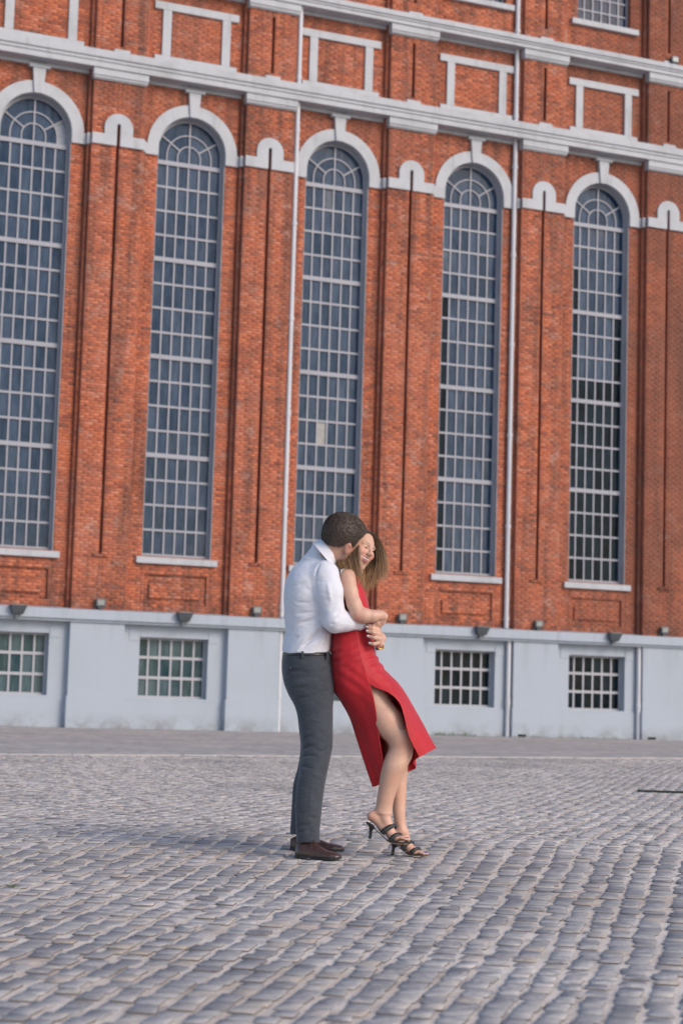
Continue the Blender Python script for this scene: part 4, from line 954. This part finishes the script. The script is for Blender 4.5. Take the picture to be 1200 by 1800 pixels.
for a_, b_, am, w_ in [((500, 1196, -50), (540, 1190, -62), 1.5, 3), ((510, 1215, -52), (545, 1203, -62), 1.6, 3), ((516, 1232, -50), (550, 1222, -62), 1.3, 3), ((552, 1225, -60), (580, 1208, -50), 1.1, 3),
    ((531, 1318, -60), (556, 1308, -76), 2.0, 3), ((530, 1330, -62), (560, 1328, -80), 1.6, 3), ((584, 1310, -56), (560, 1325, -78), 1.5, 3), ((527, 1345, -66), (550, 1352, -80), 1.2, 3), ((533, 1300, -60), (552, 1290, -72), 1.2, 3),
    ((521, 1452, -88), (548, 1448, -98), 1.8, 2.6), ((522, 1464, -88), (556, 1458, -96), 1.9, 2.6), ((562, 1450, -84), (540, 1460, -98), 1.4, 2.4), ((521, 1432, -84), (540, 1428, -94), 1.0, 2.6),
    ((545, 1235, -64), (553, 1310, -77), -.9, 2), ((553, 1310, -77), (543, 1440, -95), -.8, 2), ((552, 1160, -60), (550, 1235, -64), .9, 1.2),
    ((528, 1322, -50), (566, 1316, -80), 1.6, 2.2), ((522, 1360, -66), (556, 1366, -84), 1.0, 2.4), ((519, 1442, -80), (560, 1436, -94), 1.5, 2.2), ((504, 1180, -46), (536, 1178, -62), 1.2, 2.6), ((556, 1205, -64), (584, 1192, -48), 1.3, 2.4), ((571, 1158, -48), (577, 1172, -46), 2.2, 2.2), ((577, 1172, -46), (566, 1186, -56), 2.2, 2.2), ((566, 1186, -56), (557, 1192, -59), 1.8, 2), ((568, 1160, -52), (572, 1173, -52), -1.6, 2.4),
    ((498, 1168, -44), (532, 1172, -60), 1.3, 1.1), ((580, 1240, -50), (566, 1252, -62), 1.0, 3), ((585, 1260, -50), (560, 1275, -68), .8, 4), ((575, 1345, -70), (556, 1362, -82), .9, 4)]:
    f.crease(a_, b_, am*1.8, w_)
own(sculpt('trousers', f, M_trouser, man))
f = Field((490, 1138, -64), (590, 1160, 64), 1.3); f.loft([(1147.5, 496.5, 580.5, 0, 54.5), (1152.5, 496, 581.5, 0, 55.5)], 2, 2.4); own(sculpt('belt', f, M_belt, man))
for x_, d_ in ((532, -57.5), (576, -44)): m = MB(); q = P3([(x_-2, 1145, d_), (x_+2, 1145, d_), (x_+2, 1156, d_-1), (x_-2, 1156, d_-1), (x_-2, 1145, d_+4), (x_+2, 1145, d_+4), (x_+2, 1156, d_+4), (x_-2, 1156, d_+4)]); m.add([tuple(v) for v in q], [(0,3,2,1),(4,5,6,7),(0,1,5,4),(1,2,6,5),(2,3,7,6),(3,0,4,7)]); own(m.build('belt_loop', M_trouser, man))
f = Field((500, 1164, -72), (520, 1186, -40), .8); f.ell((509.5, 1174, -57), (3.1, 3.1, 3), None, 1); own(sculpt('button', f, M_button, man))
# derby shoes: heel position, toe position, both on the ground
def shoe(hx, hd, tx, td, sc):
    a = np.array(P3([(hx, 1490, hd)])[0]); a[2] = 0; b = np.array(P3([(tx, 1490, td)])[0]); b[2] = 0
    gz = .006
    ax = (b-a); L_ = np.linalg.norm(ax); ax = ax/L_; lat = np.array([ax[1], -ax[0], 0])
    def w(u, v, z): return a + ax*u*L_ + lat*v + np.array([0, 0, gz+z])
    o = empty('shoe', (0, 0, 0), 0, man); own(o)
    N = 30; us = np.sin(np.linspace(0, 1, N)*math.pi/2)**.9
    hw = np.interp(us, [0, .03, .12, .3, .45, .65, .8, .92, .98, 1], [.012, .024, .033, .032, .033, .044, .046, .036, .022, .004])*sc
    m = MB()                                           # sole with a separate heel step
    ring = [(u, h_) for u, h_ in zip(us, hw+.004)]
    top = [w(u, h_, .022 if u < .34 else .016) for u, h_ in ring] + [w(u, -h_, .022 if u < .34 else .016) for u, h_ in ring[::-1]]
    bot = [w(u, h_, 0 if u < .3 else (.006 if u < .36 else (.001 + max(0, u-.85)*.05))) for u, h_ in ring] + [w(u, -h_, 0 if u < .3 else (.006 if u < .36 else (.001 + max(0, u-.85)*.05))) for u, h_ in ring[::-1]]
    n = len(top); m.add([tuple(v) for v in top+bot], [(i, n+i, n+(i+1) % n, (i+1) % n) for i in range(n)] + [(i, N*2-1-i, N*2-2-i, i+1)[::-1] for i in range(N-1)] + [(n+i, n+N*2-1-i, n+N*2-2-i, n+i+1) for i in range(N-1)])
    m.build('sole', M_sole, o)
    hz = np.interp(us, [0, .05, .15, .3, .42, .55, .7, .85, .95, 1], [.060, .074, .080, .082, .078, .062, .046, .040, .032, .020])*sc
    V_ = []; K = 16
    for u, h_, z_ in zip(us, hw, hz):
        for k_ in range(K+1):
            an = math.pi*k_/K; c1, s1 = math.cos(an), math.sin(an)
            pinch = 1 - .32*(max(s1, 0)**2)*(1 if u < .5 else .2)
            V_.append(w(u, h_*c1*pinch*(1 + .03*math.sin(u*40)*(s1 > .3)), .016 + (z_-.016)*abs(s1)**.72))
    Q_ = [(i*(K+1)+k_, i*(K+1)+k_+1, (i+1)*(K+1)+k_+1, (i+1)*(K+1)+k_) for i in range(N-1) for k_ in range(K)]
    up_ = mk('upper', V_, Q_, M_leather, o, smooth=True); sm = up_.modifiers.new('s', 'SUBSURF'); sm.levels = sm.render_levels = 1
    lc = MB()
    for j in range(4):                                  # laces across the instep
        u = .36 + j*.055; z_ = float(np.interp(u, us, hz))+.002; h_ = .014*sc
        lc.tube([w(u, -h_, z_-.006), w(u+.004, 0, z_+.002), w(u+.01, h_, z_-.006)], .0019, 6)
    for s1 in (-1, 1):
        u = .37; z_ = float(np.interp(u, us, hz))+.004
        lc.tube([w(u, 0, z_), w(u+.03, s1*.014, z_+.012), w(u+.09, s1*.034, z_+.002), w(u+.10, s1*.040, z_-.016), w(u+.05, s1*.030, z_-.008), w(u, 0, z_)], .0018, 6)
        lc.tube([w(u, 0, z_), w(u-.01, s1*.02, z_+.004), w(u+.02, s1*.038, z_-.02), w(u+.03, s1*.044, z_-.036)], .0016, 6)
    lc.build('laces', M_lace, o, smooth=True)
    return o
shoe(520, -84, 600, -108, 1.0); shoe(510, 66, 605, 62, 1.0)
# ============================================================ the woman
wom = person('laughing woman in a red slit dress and black heeled mules leaning back on the man', (730, 1507, 0))
f = Field((575, 925, -75), (765, 1520, 70), 1.35)
wc, wF, wU, wsc = (631.5, 963.5, 8), (.70, .10, -.74), (.50, -.86, 0), 1.0
Lw, rotw = head(f, wc, wF, wU, wsc, 4)
f.chain([tuple(Lw(-8.5, -15.5, 24.5))+(.6,), tuple(Lw(-12.5, -12, 20.5))+(.6,)], 1)
for q_ in (-1, 1): f.ell(Lw(q_*12, -7.5, 20), np.array([6.5, 6, 6]), rotw, 4); f.crease(Lw(q_*6, -8, 27.5), Lw(q_*11, -16.5, 23.5), 1.3, 1.5)
MO = [Lw(-8.3, -15.6, 25), Lw(-4.5, -18.6, 28.2), Lw(0, -19.8, 29.4), Lw(4.5, -18.6, 28.2), Lw(8.3, -15.6, 25)]      # open laughing mouth
for p_, q_, r1_, r2_ in zip(MO[:-1], MO[1:], (.9, 2.6, 3.0, 2.6), (2.6, 3.0, 2.6, .9)): f.rc(p_, q_, r1_, r2_, 1, 1, 'sub')
f.chain([tuple(Lw(-8.6, -14.6, 24.6))+(.8,), tuple(Lw(-4.5, -15.9, 28.4))+(1.1,), tuple(Lw(0, -16.3, 30))+(1.3,), tuple(Lw(4.5, -15.9, 28.4))+(1.1,), tuple(Lw(8.6, -14.6, 24.6))+(.8,)], 1.0)
f.chain([tuple(Lw(-8.2, -16.6, 24))+(.9,), tuple(Lw(-4.8, -21.8, 26.8))+(1.5,), tuple(Lw(0, -23.6, 28))+(1.8,), tuple(Lw(4.8, -21.8, 26.8))+(1.5,), tuple(Lw(8.2, -16.6, 24))+(.9,)], 1.0)
f.chain([(631, 978, 8, 14), (622, 1006, 4, 13.5), (618, 1020, 2, 16)], 8)                       # neck
f.loft([(1012, 606, 628, 2, 38), (1040, 602, 634, 2, 40), (1080, 599, 646, 2, 36), (1112, 592, 652, 2, 34), (1150, 588, 652, 2, 44), (1190, 587, 664, 0, 46), (1222, 597, 676, 0, 42)], 8)
f.chain([(611, 1013, -36, 13.5), (615, 1040, -48, 12.8), (622, 1062, -56, 12.4), (629.5, 1080, -60, 13.2), (640, 1082, -60, 12.6), (655, 1083, -58, 10.4), (668, 1081.5, -54, 8.2), (674, 1083, -50, 7.2)], 5)   # near arm
f.chain([(612, 1015, 40, 12.5), (632, 1060, 50, 11.5), (652, 1102, 50, 11), (668, 1122, 30, 9), (668, 1134, -2, 6.6), (664, 1131, -20, 6.0)], 5)    # far arm, wrapped across her front
# near hand hanging over the front of the waist, fingers curling down and back
f.chain([(674, 1084, -48, 6.6), (671, 1092, -45, 6.2), (666, 1099, -43, 5.2)], 4)
for j, (x_, y_, d_) in enumerate([(659, 1103, -50), (662, 1105, -44), (664, 1106, -39), (666, 1105, -34)]):
    f.chain([(668-j*.3, 1097, -48+j*4, 2.8), (x_+1, y_-2, d_, 2.5), (x_-7, y_+.5, d_-1, 2.1)], 1.6)
f.chain([(671, 1088, -50, 3), (664, 1095, -54, 2.8), (656, 1099, -53, 2.4), (650, 1100, -51, 2.1)], 2)
# far hand: back of the hand at the right, four fingers reaching left across the dress
f.ell((663, 1120, -42), (6.5, 14, 7.5), None, 5); f.chain([(664, 1132, -22, 6.2), (664, 1126, -38, 6.5)], 5)
FT = [((664, 1108, -46), (655, 1105, -54), (645.5, 1102.5, -53)), ((666, 1115, -47), (656, 1112, -56.5), (645.5, 1109.5, -54.5)), ((666, 1122.5, -47), (657, 1121, -57), (647, 1118.5, -54.5)), ((664, 1130, -44), (657, 1132, -53), (650, 1131, -51.5))]
for a_, b_, c_ in FT: f.chain([a_+(4.0,), b_+(3.5,), c_+(2.7,)], 1.6)
f.chain([(660, 1110, -40, 3.6), (652, 1100, -48, 3.0), (646, 1097, -49, 2.5)], 2)
# legs
f.chain([(624, 1195, -12, 30), (652, 1228, -22, 28), (680, 1268, -30, 26), (700, 1296, -34, 21)], 10)
f.loft([(1285, 684, 720, -34, 19), (1300, 687, 725, -34, 19), (1316, 683, 726, -34, 19.5), (1330, 676.5, 724, -34, 20), (1347, 671.5, 716, -36, 21.5), (1364, 668, 708, -34, 20), (1382, 665.5, 701, -32, 17.5), (1401, 662.5, 693.5, -30, 15), (1416, 660.5, 690, -29, 13), (1430, 655, 689, -28, 12)], 8, 2.0)
f.chain([(626, 1195, 14, 30), (654, 1230, 22, 31), (682, 1272, 22, 25), (697, 1300, 20, 19)], 10)
f.loft([(1290, 680, 716, 20, 18), (1316, 676, 717, 20, 18), (1340, 677, 717, 19, 19), (1356, 679, 716, 18, 18), (1380, 684, 714.5, 16, 16), (1405, 688, 713, 14, 13), (1429, 690, 712, 12, 11), (1448, 693, 713, 12, 10.5), (1463, 697, 717, 11, 10.5)], 8, 2.0)
def foot(fx, heel, arch, ball, toe, ankle, rr):
    f.rc(heel, (heel[0]+6, heel[1]+3, heel[2]), 9.2*rr, 8*rr, 6)
    f.rc(ankle, (ball[0]-6, ball[1]-3, ball[2]), 11*rr, 7.5*rr, 8); f.rc((heel[0]+5, heel[1]+3, heel[2]), arch, 7.5*rr, 6.5*rr, 6); f.rc(arch, ball, 6.5*rr, 6*rr, 6)
    f.ell(ball, (11*rr, 6.2*rr, 12.5*rr), None, 8)
    bl = np.array(ball, float); tv = np.array(toe, float)-bl
    for j in range(5):                                # toes, the big toe nearest the far side
        o_ = np.array((0, 0, -8.5+j*4.1)); L_ = [.78, .86, .93, .99, 1.04][j]; r_ = [2.4, 2.5, 2.6, 2.7, 3.6][j]*rr
        up_ = np.array((0, -1.2, 0)); f.chain([tuple(bl+o_*.8+tv*.15)+(r_*1.45,), tuple(bl+o_+tv*.60*L_+up_)+(r_*1.1,), tuple(bl+o_*1.05+tv*L_+up_*.2)+(r_,)], 1.6)
NH, NR, NB, NT, NA = (653.5, 1434.5, -28), (672, 1455, -30), (695, 1472, -34), (716.5, 1476, -40), (676, 1437, -29)
foot(f, NH, NR, NB, NT, NA, 1.0)
FH, FR, FB, FT2, FA = (693, 1466, 10), (706, 1481, 9), (728, 1497.5, 5), (748.5, 1502, 0), (706, 1464, 11)
foot(f, FH, FR, FB, FT2, FA, .93)
def lips(V):
    q = loc(V, Lw, rotw, wc, wsc); s_, u_, f_ = q.T
    return np.clip(1-np.maximum(np.abs(s_)/9.2, np.abs(u_+19.9-.045*s_*s_)/5.2)**6, 0, 1)*np.clip((f_-22)/3, 0, 1)*np.where(np.abs(u_+21)<1.5, .8, .9)
def brows(V):
    q = loc(V, Lw, rotw, wc, wsc); s_, u_, f_ = q.T
    return np.clip(1-np.abs(u_-8.6+.02*(np.abs(s_)-9)**2)/1.5, 0, 1)*np.clip((f_-15)/3, 0, 1)*np.clip((np.abs(s_)-3)/2, 0, 1)*np.clip((15.5-np.abs(s_))/3, 0, 1)*.8
def blush(V):
    q = loc(V, Lw, rotw, wc, wsc); s_, u_, f_ = q.T; k_ = np.exp(-((np.abs(s_)-12)**2+(u_+8)**2)/30)*(f_ > 8) + .6*np.exp(-(s_**2+(u_+8)**2+(f_-33)**2)/16)
    k_ = k_ + .8*np.exp(-((V[:, 0]-628)**2+(V[:, 1]-1086)**2)/90) + .7*np.exp(-((V[:, 0]-650)**2+(V[:, 1]-1440)**2)/60) + .5*np.exp(-((V[:, 0]-716)**2+(V[:, 1]-1310)**2)/260)
    return k_
own(sculpt('body', f, S_woman, wom, {'lips': lips, 'brow': brows, 'blush': blush}))
# teeth, lashes, nails
f = Field((632, 972, -32), (664, 1000, 0), .5); f.chain([tuple(Lw(-6.8, -16.9, 24.9))+(1.2,), tuple(Lw(-3, -18.1, 27.3))+(1.6,), tuple(Lw(3, -18.1, 27.3))+(1.6,), tuple(Lw(6.8, -16.9, 24.9))+(1.2,)], .6); own(sculpt('teeth', f, M_teeth, wom, None, 0))
f = Field((632, 972, -32), (664, 1002, 0), .6); f.ell(Lw(0, -19.8, 24.2), (7, 4, 2.2), rotw, 1); own(sculpt('mouth', f, M_mouth, wom, None, 0))
for s_ in (-1, 1): px_tube('eyelashes', [Lw(s_*4.8, -1.6, 25.2), Lw(s_*7.4, .2, 26.2), Lw(s_*10.5, .3, 25.6), Lw(s_*14, -1.8, 22.4)], [.3, .75, .85, .4], M_lash, wom, 14, 6)
def nail(c, r, mat, nm='fingernail'):
    f = Field(np.array(c)-np.array(r)-2, np.array(c)+np.array(r)+2, .45); f.ell(c, r, None, .5); own(sculpt(nm, f, mat, wom, None, 0))
for a_, b_, c_ in FT: nail((c_[0]-.5, c_[1]-1.0, c_[2]-1.9), (2.7, 1.6, 1.0), M_nailw)
nail((650, 1099, -53), (2.3, 1.4, 1), M_nailw)
for (bl, tt) in ((NB, NT), (FB, FT2)):
    for j in range(5):
        L_ = [.80, .86, .93, .98, 1.04][j]; p_ = np.array(bl)+(np.array(tt)-np.array(bl))*L_+np.array((-.3, -3.0-(.8 if j == 4 else 0), (-7.5+j*3.7)*1.05)); nail(tuple(p_), (1.5, 1.0, 1.1 + (.5 if j == 4 else 0)), M_toenail, 'toenail')
# wrist watch, bracelet, ring
px_ring = lambda c, e1, e2, n=26: [tuple(np.array(c)+np.array(e1)*math.cos(6.2832*i/(n-1))+np.array(e2)*math.sin(6.2832*i/(n-1))) for i in range(n)]
wr = empty('wristwatch', (0, 0, 0), 0, wom); own(wr)
px_tube('strap', px_ring((667, 1136, -14), (6.6, 2.4, 0), (-1.5, 4.2, -6.5)), 1.2, M_gold, wr, 40, 6)
f = Field((654, 1128, -32), (676, 1150, -8), .6); f.ell((663.5, 1140, -19), (3.8, 3.6, 2.6), None, 1); own(sculpt('dial', f, M_gold, wr, None, 0))
f = Field((654, 1128, -32), (676, 1150, -8), .6); f.ell((663.2, 1140.2, -20.6), (2.5, 2.4, 1.6), None, 1); own(sculpt('face', f, M_watchface, wr, None, 0))
px_tube('bracelet', px_ring((673, 1083, -51), (1.5, 8.2, 3), (3.4, -.6, 9.0)), .8, M_silver, wom, 40, 6)
px_tube('ring', px_ring((661.5, 1121.8, -52.5), (.8, 4.0, 0), (2.4, .5, 3.8)), .6, M_silver, wom, 30, 6)
# ---- sandals
def mule(heel, ball, toe, hbot, rr, lift):
    o = empty('shoe', (0, 0, 0), 0, wom); own(o)
    h_, b_, t_ = (np.array(v, float) for v in (heel, ball, toe))
    pts = spline([h_, h_*.72+b_*.28+np.array((0, -1.2, 0)), h_*.35+b_*.65+np.array((-1, 1.5, 0)), b_, t_], 26)
    w_ = np.interp(np.linspace(0, 1, 26), [0, .06, .2, .45, .75, .93, 1], [3, 7.2, 8, 8, 11.5, 10, 3.5])*rr
    for nm, dy, th, mat in (('sole', 0, 2.3, M_blackleather), ('outsole', 2.4, 1.1, M_insole)):
        V_ = []
        for p_, ww in zip(pts, w_):
            for s_, t2 in ((-1, 0), (1, 0), (1, th), (-1, th)): V_.append(p_ + np.array((0, dy+t2, s_*ww*(1 if nm == 'sole' else .97))))
        n = len(pts); Q_ = [(i*4+j, i*4+(j+1) % 4, i*4+4+(j+1) % 4, i*4+4+j) for i in range(n-1) for j in range(4)] + [(0, 1, 2, 3), (n*4-1, n*4-2, n*4-3, n*4-4)]
        if nm == 'outsole': k0 = 15; V_ = V_[k0*4:]; n -= k0; Q_ = [(i*4+j, i*4+(j+1) % 4, i*4+4+(j+1) % 4, i*4+4+j) for i in range(n-1) for j in range(4)] + [(0, 1, 2, 3), (n*4-1, n*4-2, n*4-3, n*4-4)]
        own(mk(nm, P3(V_), Q_, mat, o, smooth=False))
    # kitten heel: flared under the foot, pinched, wider at the tip
    hb = np.array(hbot, float); f = Field(np.minimum(hb, h_)-16, np.maximum(hb, h_)+22, .9)
    f.rc(h_+np.array((2.5, 2.8, 0)), h_+np.array((13, 11.5, 0)), 2.4, 3.0, 3, 1.9)
    tp = h_ + np.array((9, 9.0, 0)); f.rc(tp, hb*.5+tp*.5, 3.9, 2.5, 3); f.rc(hb*.5+tp*.5, hb+np.array((0, -2.6, 0)), 2.5, 3.1, 2)
    f.F = np.maximum(f.F, f.ax[1][None, :, None]-hb[1]); own(sculpt('heel', f, M_blackleather, o, None, 1))
    # braided straps, each woven from strands crossing left and right
    def strap(pts_, W_, width):
        base = spline(pts_, 80); W_ = np.array(W_, float)
        band = np.concatenate([base-W_*width*.52, base+W_*width*.52]); own(mk('strap_lining', P3(band), [(i, i+1, 80+i+1, 80+i) for i in range(79)], M_blackleather, o, smooth=True))
        outw = np.cross(np.gradient(base, axis=0), W_); outw /= np.linalg.norm(outw, axis=1, keepdims=True)+1e-9
        mid = base.mean(0)-np.array((0, -10, 0)); outw *= np.sign((outw*(base-mid)).sum(1, keepdims=True)+1e-9)
        for s_ in range(6):
            u = np.linspace(0, 1, 80); ph = u*34 + s_*2*math.pi/6
            q = base + W_*(np.arcsin(np.sin(ph))/1.571*width*.46)[:, None] + outw*(.5+.75*np.cos(ph*2+s_*.0))[:, None]
            px_tube('strap', [tuple(v) for v in q], 1.0, M_blackleather, o, 160, 5)
    return o, strap, nrm(b_-h_), h_, b_, t_
o, strap, ax, h_, b_, t_ = mule((643, 1443.5, -29), (688, 1479, -34), (718.5, 1481, -40), (650, 1474.5, -29), 1.12, 0)
strap([(671, 1465, -41), (677, 1459, -43), (686, 1453, -41), (692, 1450.5, -34), (694, 1451, -26), (688, 1459, -19), (678, 1466, -18)], (.78, .62, 0), 9.0)
strap([(687, 1479, -47), (690, 1472, -49), (697, 1467, -46), (702, 1465.5, -38), (703, 1467, -30), (700, 1472, -24), (694, 1479, -22)], (.90, .40, -.1), 8.5)
gyf = gy_px(745, 2)-3.6
o, strap, ax, h_, b_, t_ = mule((683, 1475, 11), (722, gyf-4.0, 6), (752, gyf-3.0, 0), (689.5, gy_px(690, 11)-2.5, 11), 1.05, 0)
strap([(707, 1493, -2), (711, 1485, -3), (718, 1480, -2), (723, 1479, 6), (723, 1481, 13), (718, 1487, 20), (709, 1493, 20)], (.80, .60, 0), 8.5)
strap([(722, gyf-5, -7), (725, 1496, -8.5), (731, 1492, -6), (735, 1491, 2), (736, 1492, 9), (733, 1497, 15), (727, gyf-5, 17)], (.92, .34, -.1), 8.0)
# ---- dress: fitted bodice
f = Field((576, 996, -60), (672, 1125, 62), 1.2)
f.loft([(1003, 608, 631, 2, 22), (1008, 605.5, 630.5, 2, 30), (1020, 601, 633, 2, 34), (1040, 598, 641, 2, 40), (1056, 597, 646, 2, 41), (1075, 596, 650, 2, 40), (1095, 592, 654, 2, 39), (1112, 585.5, 655.5, 2, 40), (1124, 583, 656, 1, 42)], 8, 2.2)
f.chain([(626, 990, 5, 15), (621, 1008, 3, 16)], 5)
f.rc((608, 1012, -44), (611, 1040, -58), 12.5, 14, 4, 1, 'sub'); f.rc((609, 1010, 48), (611, 1040, 62), 12, 14, 4, 1, 'sub')
f.F = np.maximum(f.F, -(f.ax[1][None, :, None]-(1000-(f.ax[0][:, None, None]-620)*.25)))
for a_, b_, am, w_ in [((622, 1010, -24), (636, 1034, -36), 1.5, 2.2), ((626, 1018, -26), (632, 1050, -38), 1.2, 2.4), ((640, 1095, -34), (652, 1112, -30), 1.8, 2.2), ((632, 1098, -38), (650, 1118, -34), 1.6, 2.2), ((640, 1104, -36), (620, 1112, -42), 1.4, 2.4), ((652, 1100, -22), (640, 1120, -36), 1.3, 2)]: f.crease(a_, b_, am, w_)
own(sculpt('dress_bodice', f, M_dress, wom))
# skirt: a cloth surface through meridians that run from waist to hem, open along the slit
def mer(pts, n=44): return spline(pts, n)
top_side = [(626, 1108, -42), (634, 1150, -52), (642, 1180, -57), (650, 1203, -58)]
A_ = mer(top_side + [(657.5, 1231, -58), (663, 1268, -52), (668, 1305, -44), (673, 1335, -38), (678, 1364, -33)])
B1 = mer([(612, 1108, -40), (613, 1150, -51), (618, 1182, -55), (628, 1208, -54), (640, 1234, -50), (650, 1270, -44), (658, 1307, -37), (667, 1341, -31), (675, 1371, -26)])
B0 = mer([(596, 1108, -32), (594, 1150, -40), (594, 1182, -43), (601, 1212, -40), (615, 1238, -34), (630, 1272, -26), (642, 1308, -20), (655, 1345, -16), (667, 1377, -13)])
C_ = mer([(584, 1108, -2), (581.5, 1150, -1), (580.5, 1180, 0), (584, 1210, 0), (600, 1234, 0), (615.5, 1262, 0), (627, 1296, 0), (642, 1342, -1), (656, 1383, -2)])
D_ = mer([(596, 1108, 33), (594, 1150, 42), (596, 1182, 45), (606, 1215, 42), (622, 1242, 34), (640, 1274, 26), (655, 1308, 20), (668, 1344, 16), (682, 1374, 14)])
E_ = mer([(636, 1108, 38), (642, 1150, 44), (656, 1184, 46), (676, 1216, 44), (690, 1246, 40), (700, 1278, 36), (708, 1308, 32), (714, 1334, 30), (719, 1356, 28)])
E2 = mer([(650, 1108, 24), (652, 1150, 30), (668, 1183, 32), (690, 1214, 32), (706, 1242, 30), (718, 1272, 26), (725, 1300, 24), (729, 1326, 22), (731, 1349, 20)])
E3 = mer([(654, 1108, 14), (655, 1148, 16), (671, 1180, 16), (695, 1208, 14), (712, 1236, 12), (726, 1266, 8), (732, 1292, 6), (732, 1316, 6), (726, 1338, 10)])
G_ = mer([(656.5, 1108, 0), (658, 1145, 0), (675, 1176, -2), (697, 1198, -6), (716, 1226, -9), (732, 1254, -11), (744, 1276, -13), (754, 1297, -15), (764, 1316, -18)])
H_ = mer([(650, 1108, -24), (653, 1148, -34), (666, 1178, -42), (684, 1201, -50), (702, 1224, -53), (716, 1250, -54), (728, 1275, -54), (739, 1299, -50), (751, 1323, -44)])
F_ = mer(top_side + [(684, 1219, -61), (702, 1237, -63), (710, 1262, -65), (717.5, 1293, -66), (736, 1331, -58)])
SK = np.stack([A_, B1, B0, C_, D_, E_, E2, E3, G_, H_, F_])
nm_, nt_ = SK.shape[:2]
U_ = 96; tt_ = np.linspace(0, nm_-1.0001, U_)
sk = np.stack([spline(SK[:, j], U_) for j in range(nt_)], 1)
NT2 = 150; sk = np.stack([spline(sk[i], NT2) for i in range(U_)])
# soft folds fanning from the hip and hanging towards the hem
iu = np.linspace(0, 1, U_)[:, None]; it = np.linspace(0, 1, NT2)[None, :]
nx = np.gradient(sk, axis=0); ny = np.gradient(sk, axis=1); nn = np.cross(nx, ny); nn /= np.linalg.norm(nn, axis=2, keepdims=True)+1e-9
amp = 1.5*np.exp(-((sk[..., 1]-(1150+(sk[..., 0]-600)*.1))/26)**2)*np.sin(sk[..., 1]*.42+sk[..., 0]*.11+2*np.sin(sk[..., 0]*.05)) + 1.4*it**2*np.sin(iu*46+it*2) + .8*np.exp(-((it-.32)/.14)**2)*np.sin(sk[..., 1]*.30-sk[..., 0]*.22)
edge = np.clip(np.minimum(iu, 1-iu)*14, 0, 1); sk = sk + nn*(amp*edge*.8)[..., None]
ii = np.arange(U_*NT2).reshape(U_, NT2); Qs = np.stack([ii[:-1, :-1], ii[:-1, 1:], ii[1:, 1:], ii[1:, :-1]], -1).reshape(-1, 4)
dr = mk_np('dress_skirt', P3(sk.reshape(-1, 3)), Qs, M_dress, wom, smooth=True); we = dr.modifiers.new('w', 'WELD'); we.merge_threshold = .0004; so = dr.modifiers.new('s', 'SOLIDIFY'); so.thickness = .0028; so.offset = -1; own(dr)
# ---- hair
f = Field((600, 930, -30), (672, 1000, 48), 1.3)
f.ell(Lw(0, 11, -9), (26.5, 28, 30.5), None, 5)
q = [f.ax[i].reshape([-1 if j == i else 1 for j in range(3)])-wc[i] for i in range(3)]; s_, u_, f_ = (sum(q[i]*rotw[r_][i] for i in range(3))/wsc for r_ in range(3))
f.F = np.maximum(f.F, np.minimum(f_-6-np.clip(u_-14, 0, 30)*.4, 29.5-u_)*.8)
V, Q = f.mesh(); hc = mk_np('hair', P3(V), Q, M_hairw, wom, smooth=True); own(hc); a = hc.data.attributes.new('t', 'FLOAT', 'POINT'); a.data.foreach_set('value', np.full(len(V), .03, np.float32))
guides = [  # crown -> tip, five control points each
    [(641, 937, -2), (656, 939, 12), (667, 958, 22), (674, 982, 24), (677, 1006, 20)],
    [(643, 937, 2), (660, 945, 16), (669, 968, 26), (673, 990, 26), (672, 1012, 20)],
    [(640, 938, 4), (659, 950, 22), (666, 976, 32), (666, 1000, 28), (662, 1020, 18)],
    [(638, 940, 8), (653, 958, 30), (658, 986, 36), (656, 1006, 26), (650, 1027, 12)],
    [(636, 942, 10), (646, 965, 32), (650, 990, 34), (647, 1010, 22), (640, 1033, 4)],
    [(630, 948, 12), (632, 972, 34), (634, 992, 30), (636, 1008, 14), (637, 1024, -6)],
    [(636, 938, -8), (630, 952, -18), (627.5, 972, -25), (630, 998, -28), (635, 1028, -32)],
    [(634, 938, -8), (625, 954, -20), (622, 974, -27), (624, 994, -28), (630, 1014, -33)],
    [(632, 939, -6), (619, 958, -20), (614, 978, -28), (614, 992, -30), (619, 1003, -34)],
    [(630, 941, -4), (612, 960, -18), (604, 976, -26), (602, 988, -30), (603, 998, -36)],
    [(627, 944, 0), (606, 964, -12), (597, 978, -22), (596, 987, -30), (598, 994, -34)]]
G = np.array(guides, float); cv = []
for grp, n in (((0, 5), 1500), ((6, 10), 900)):
    for _ in range(n):
        u = rng.uniform(grp[0], grp[1]); i = min(int(u), grp[1]-1); w = u-i; c_ = G[i]*(1-w)+G[i+1]*w
        L_ = rng.normal(0, 1, 3)*np.array([1.9, 1.4, 3.4]); k_ = np.linspace(.2, 2.0, 5)[:, None]**1.2
        c_ = c_ + L_*k_ + rng.normal(0, .8, (5, 3)); e_ = rng.choice([rng.uniform(.55, .95), rng.uniform(.9, 1.2)]); c_[3:] = c_[2] + (c_[3:]-c_[2])*e_; cv.append(c_)
for _ in range(60):
    i = rng.integers(0, 5); c_ = G[i] + rng.normal(0, 1, 3)*np.array([4, 2, 4])*np.linspace(.2, 2.2, 5)[:, None]; cv.append(c_)
own(ribbons('long_hair', cv, .55, M_hairw, wom, seg=12))
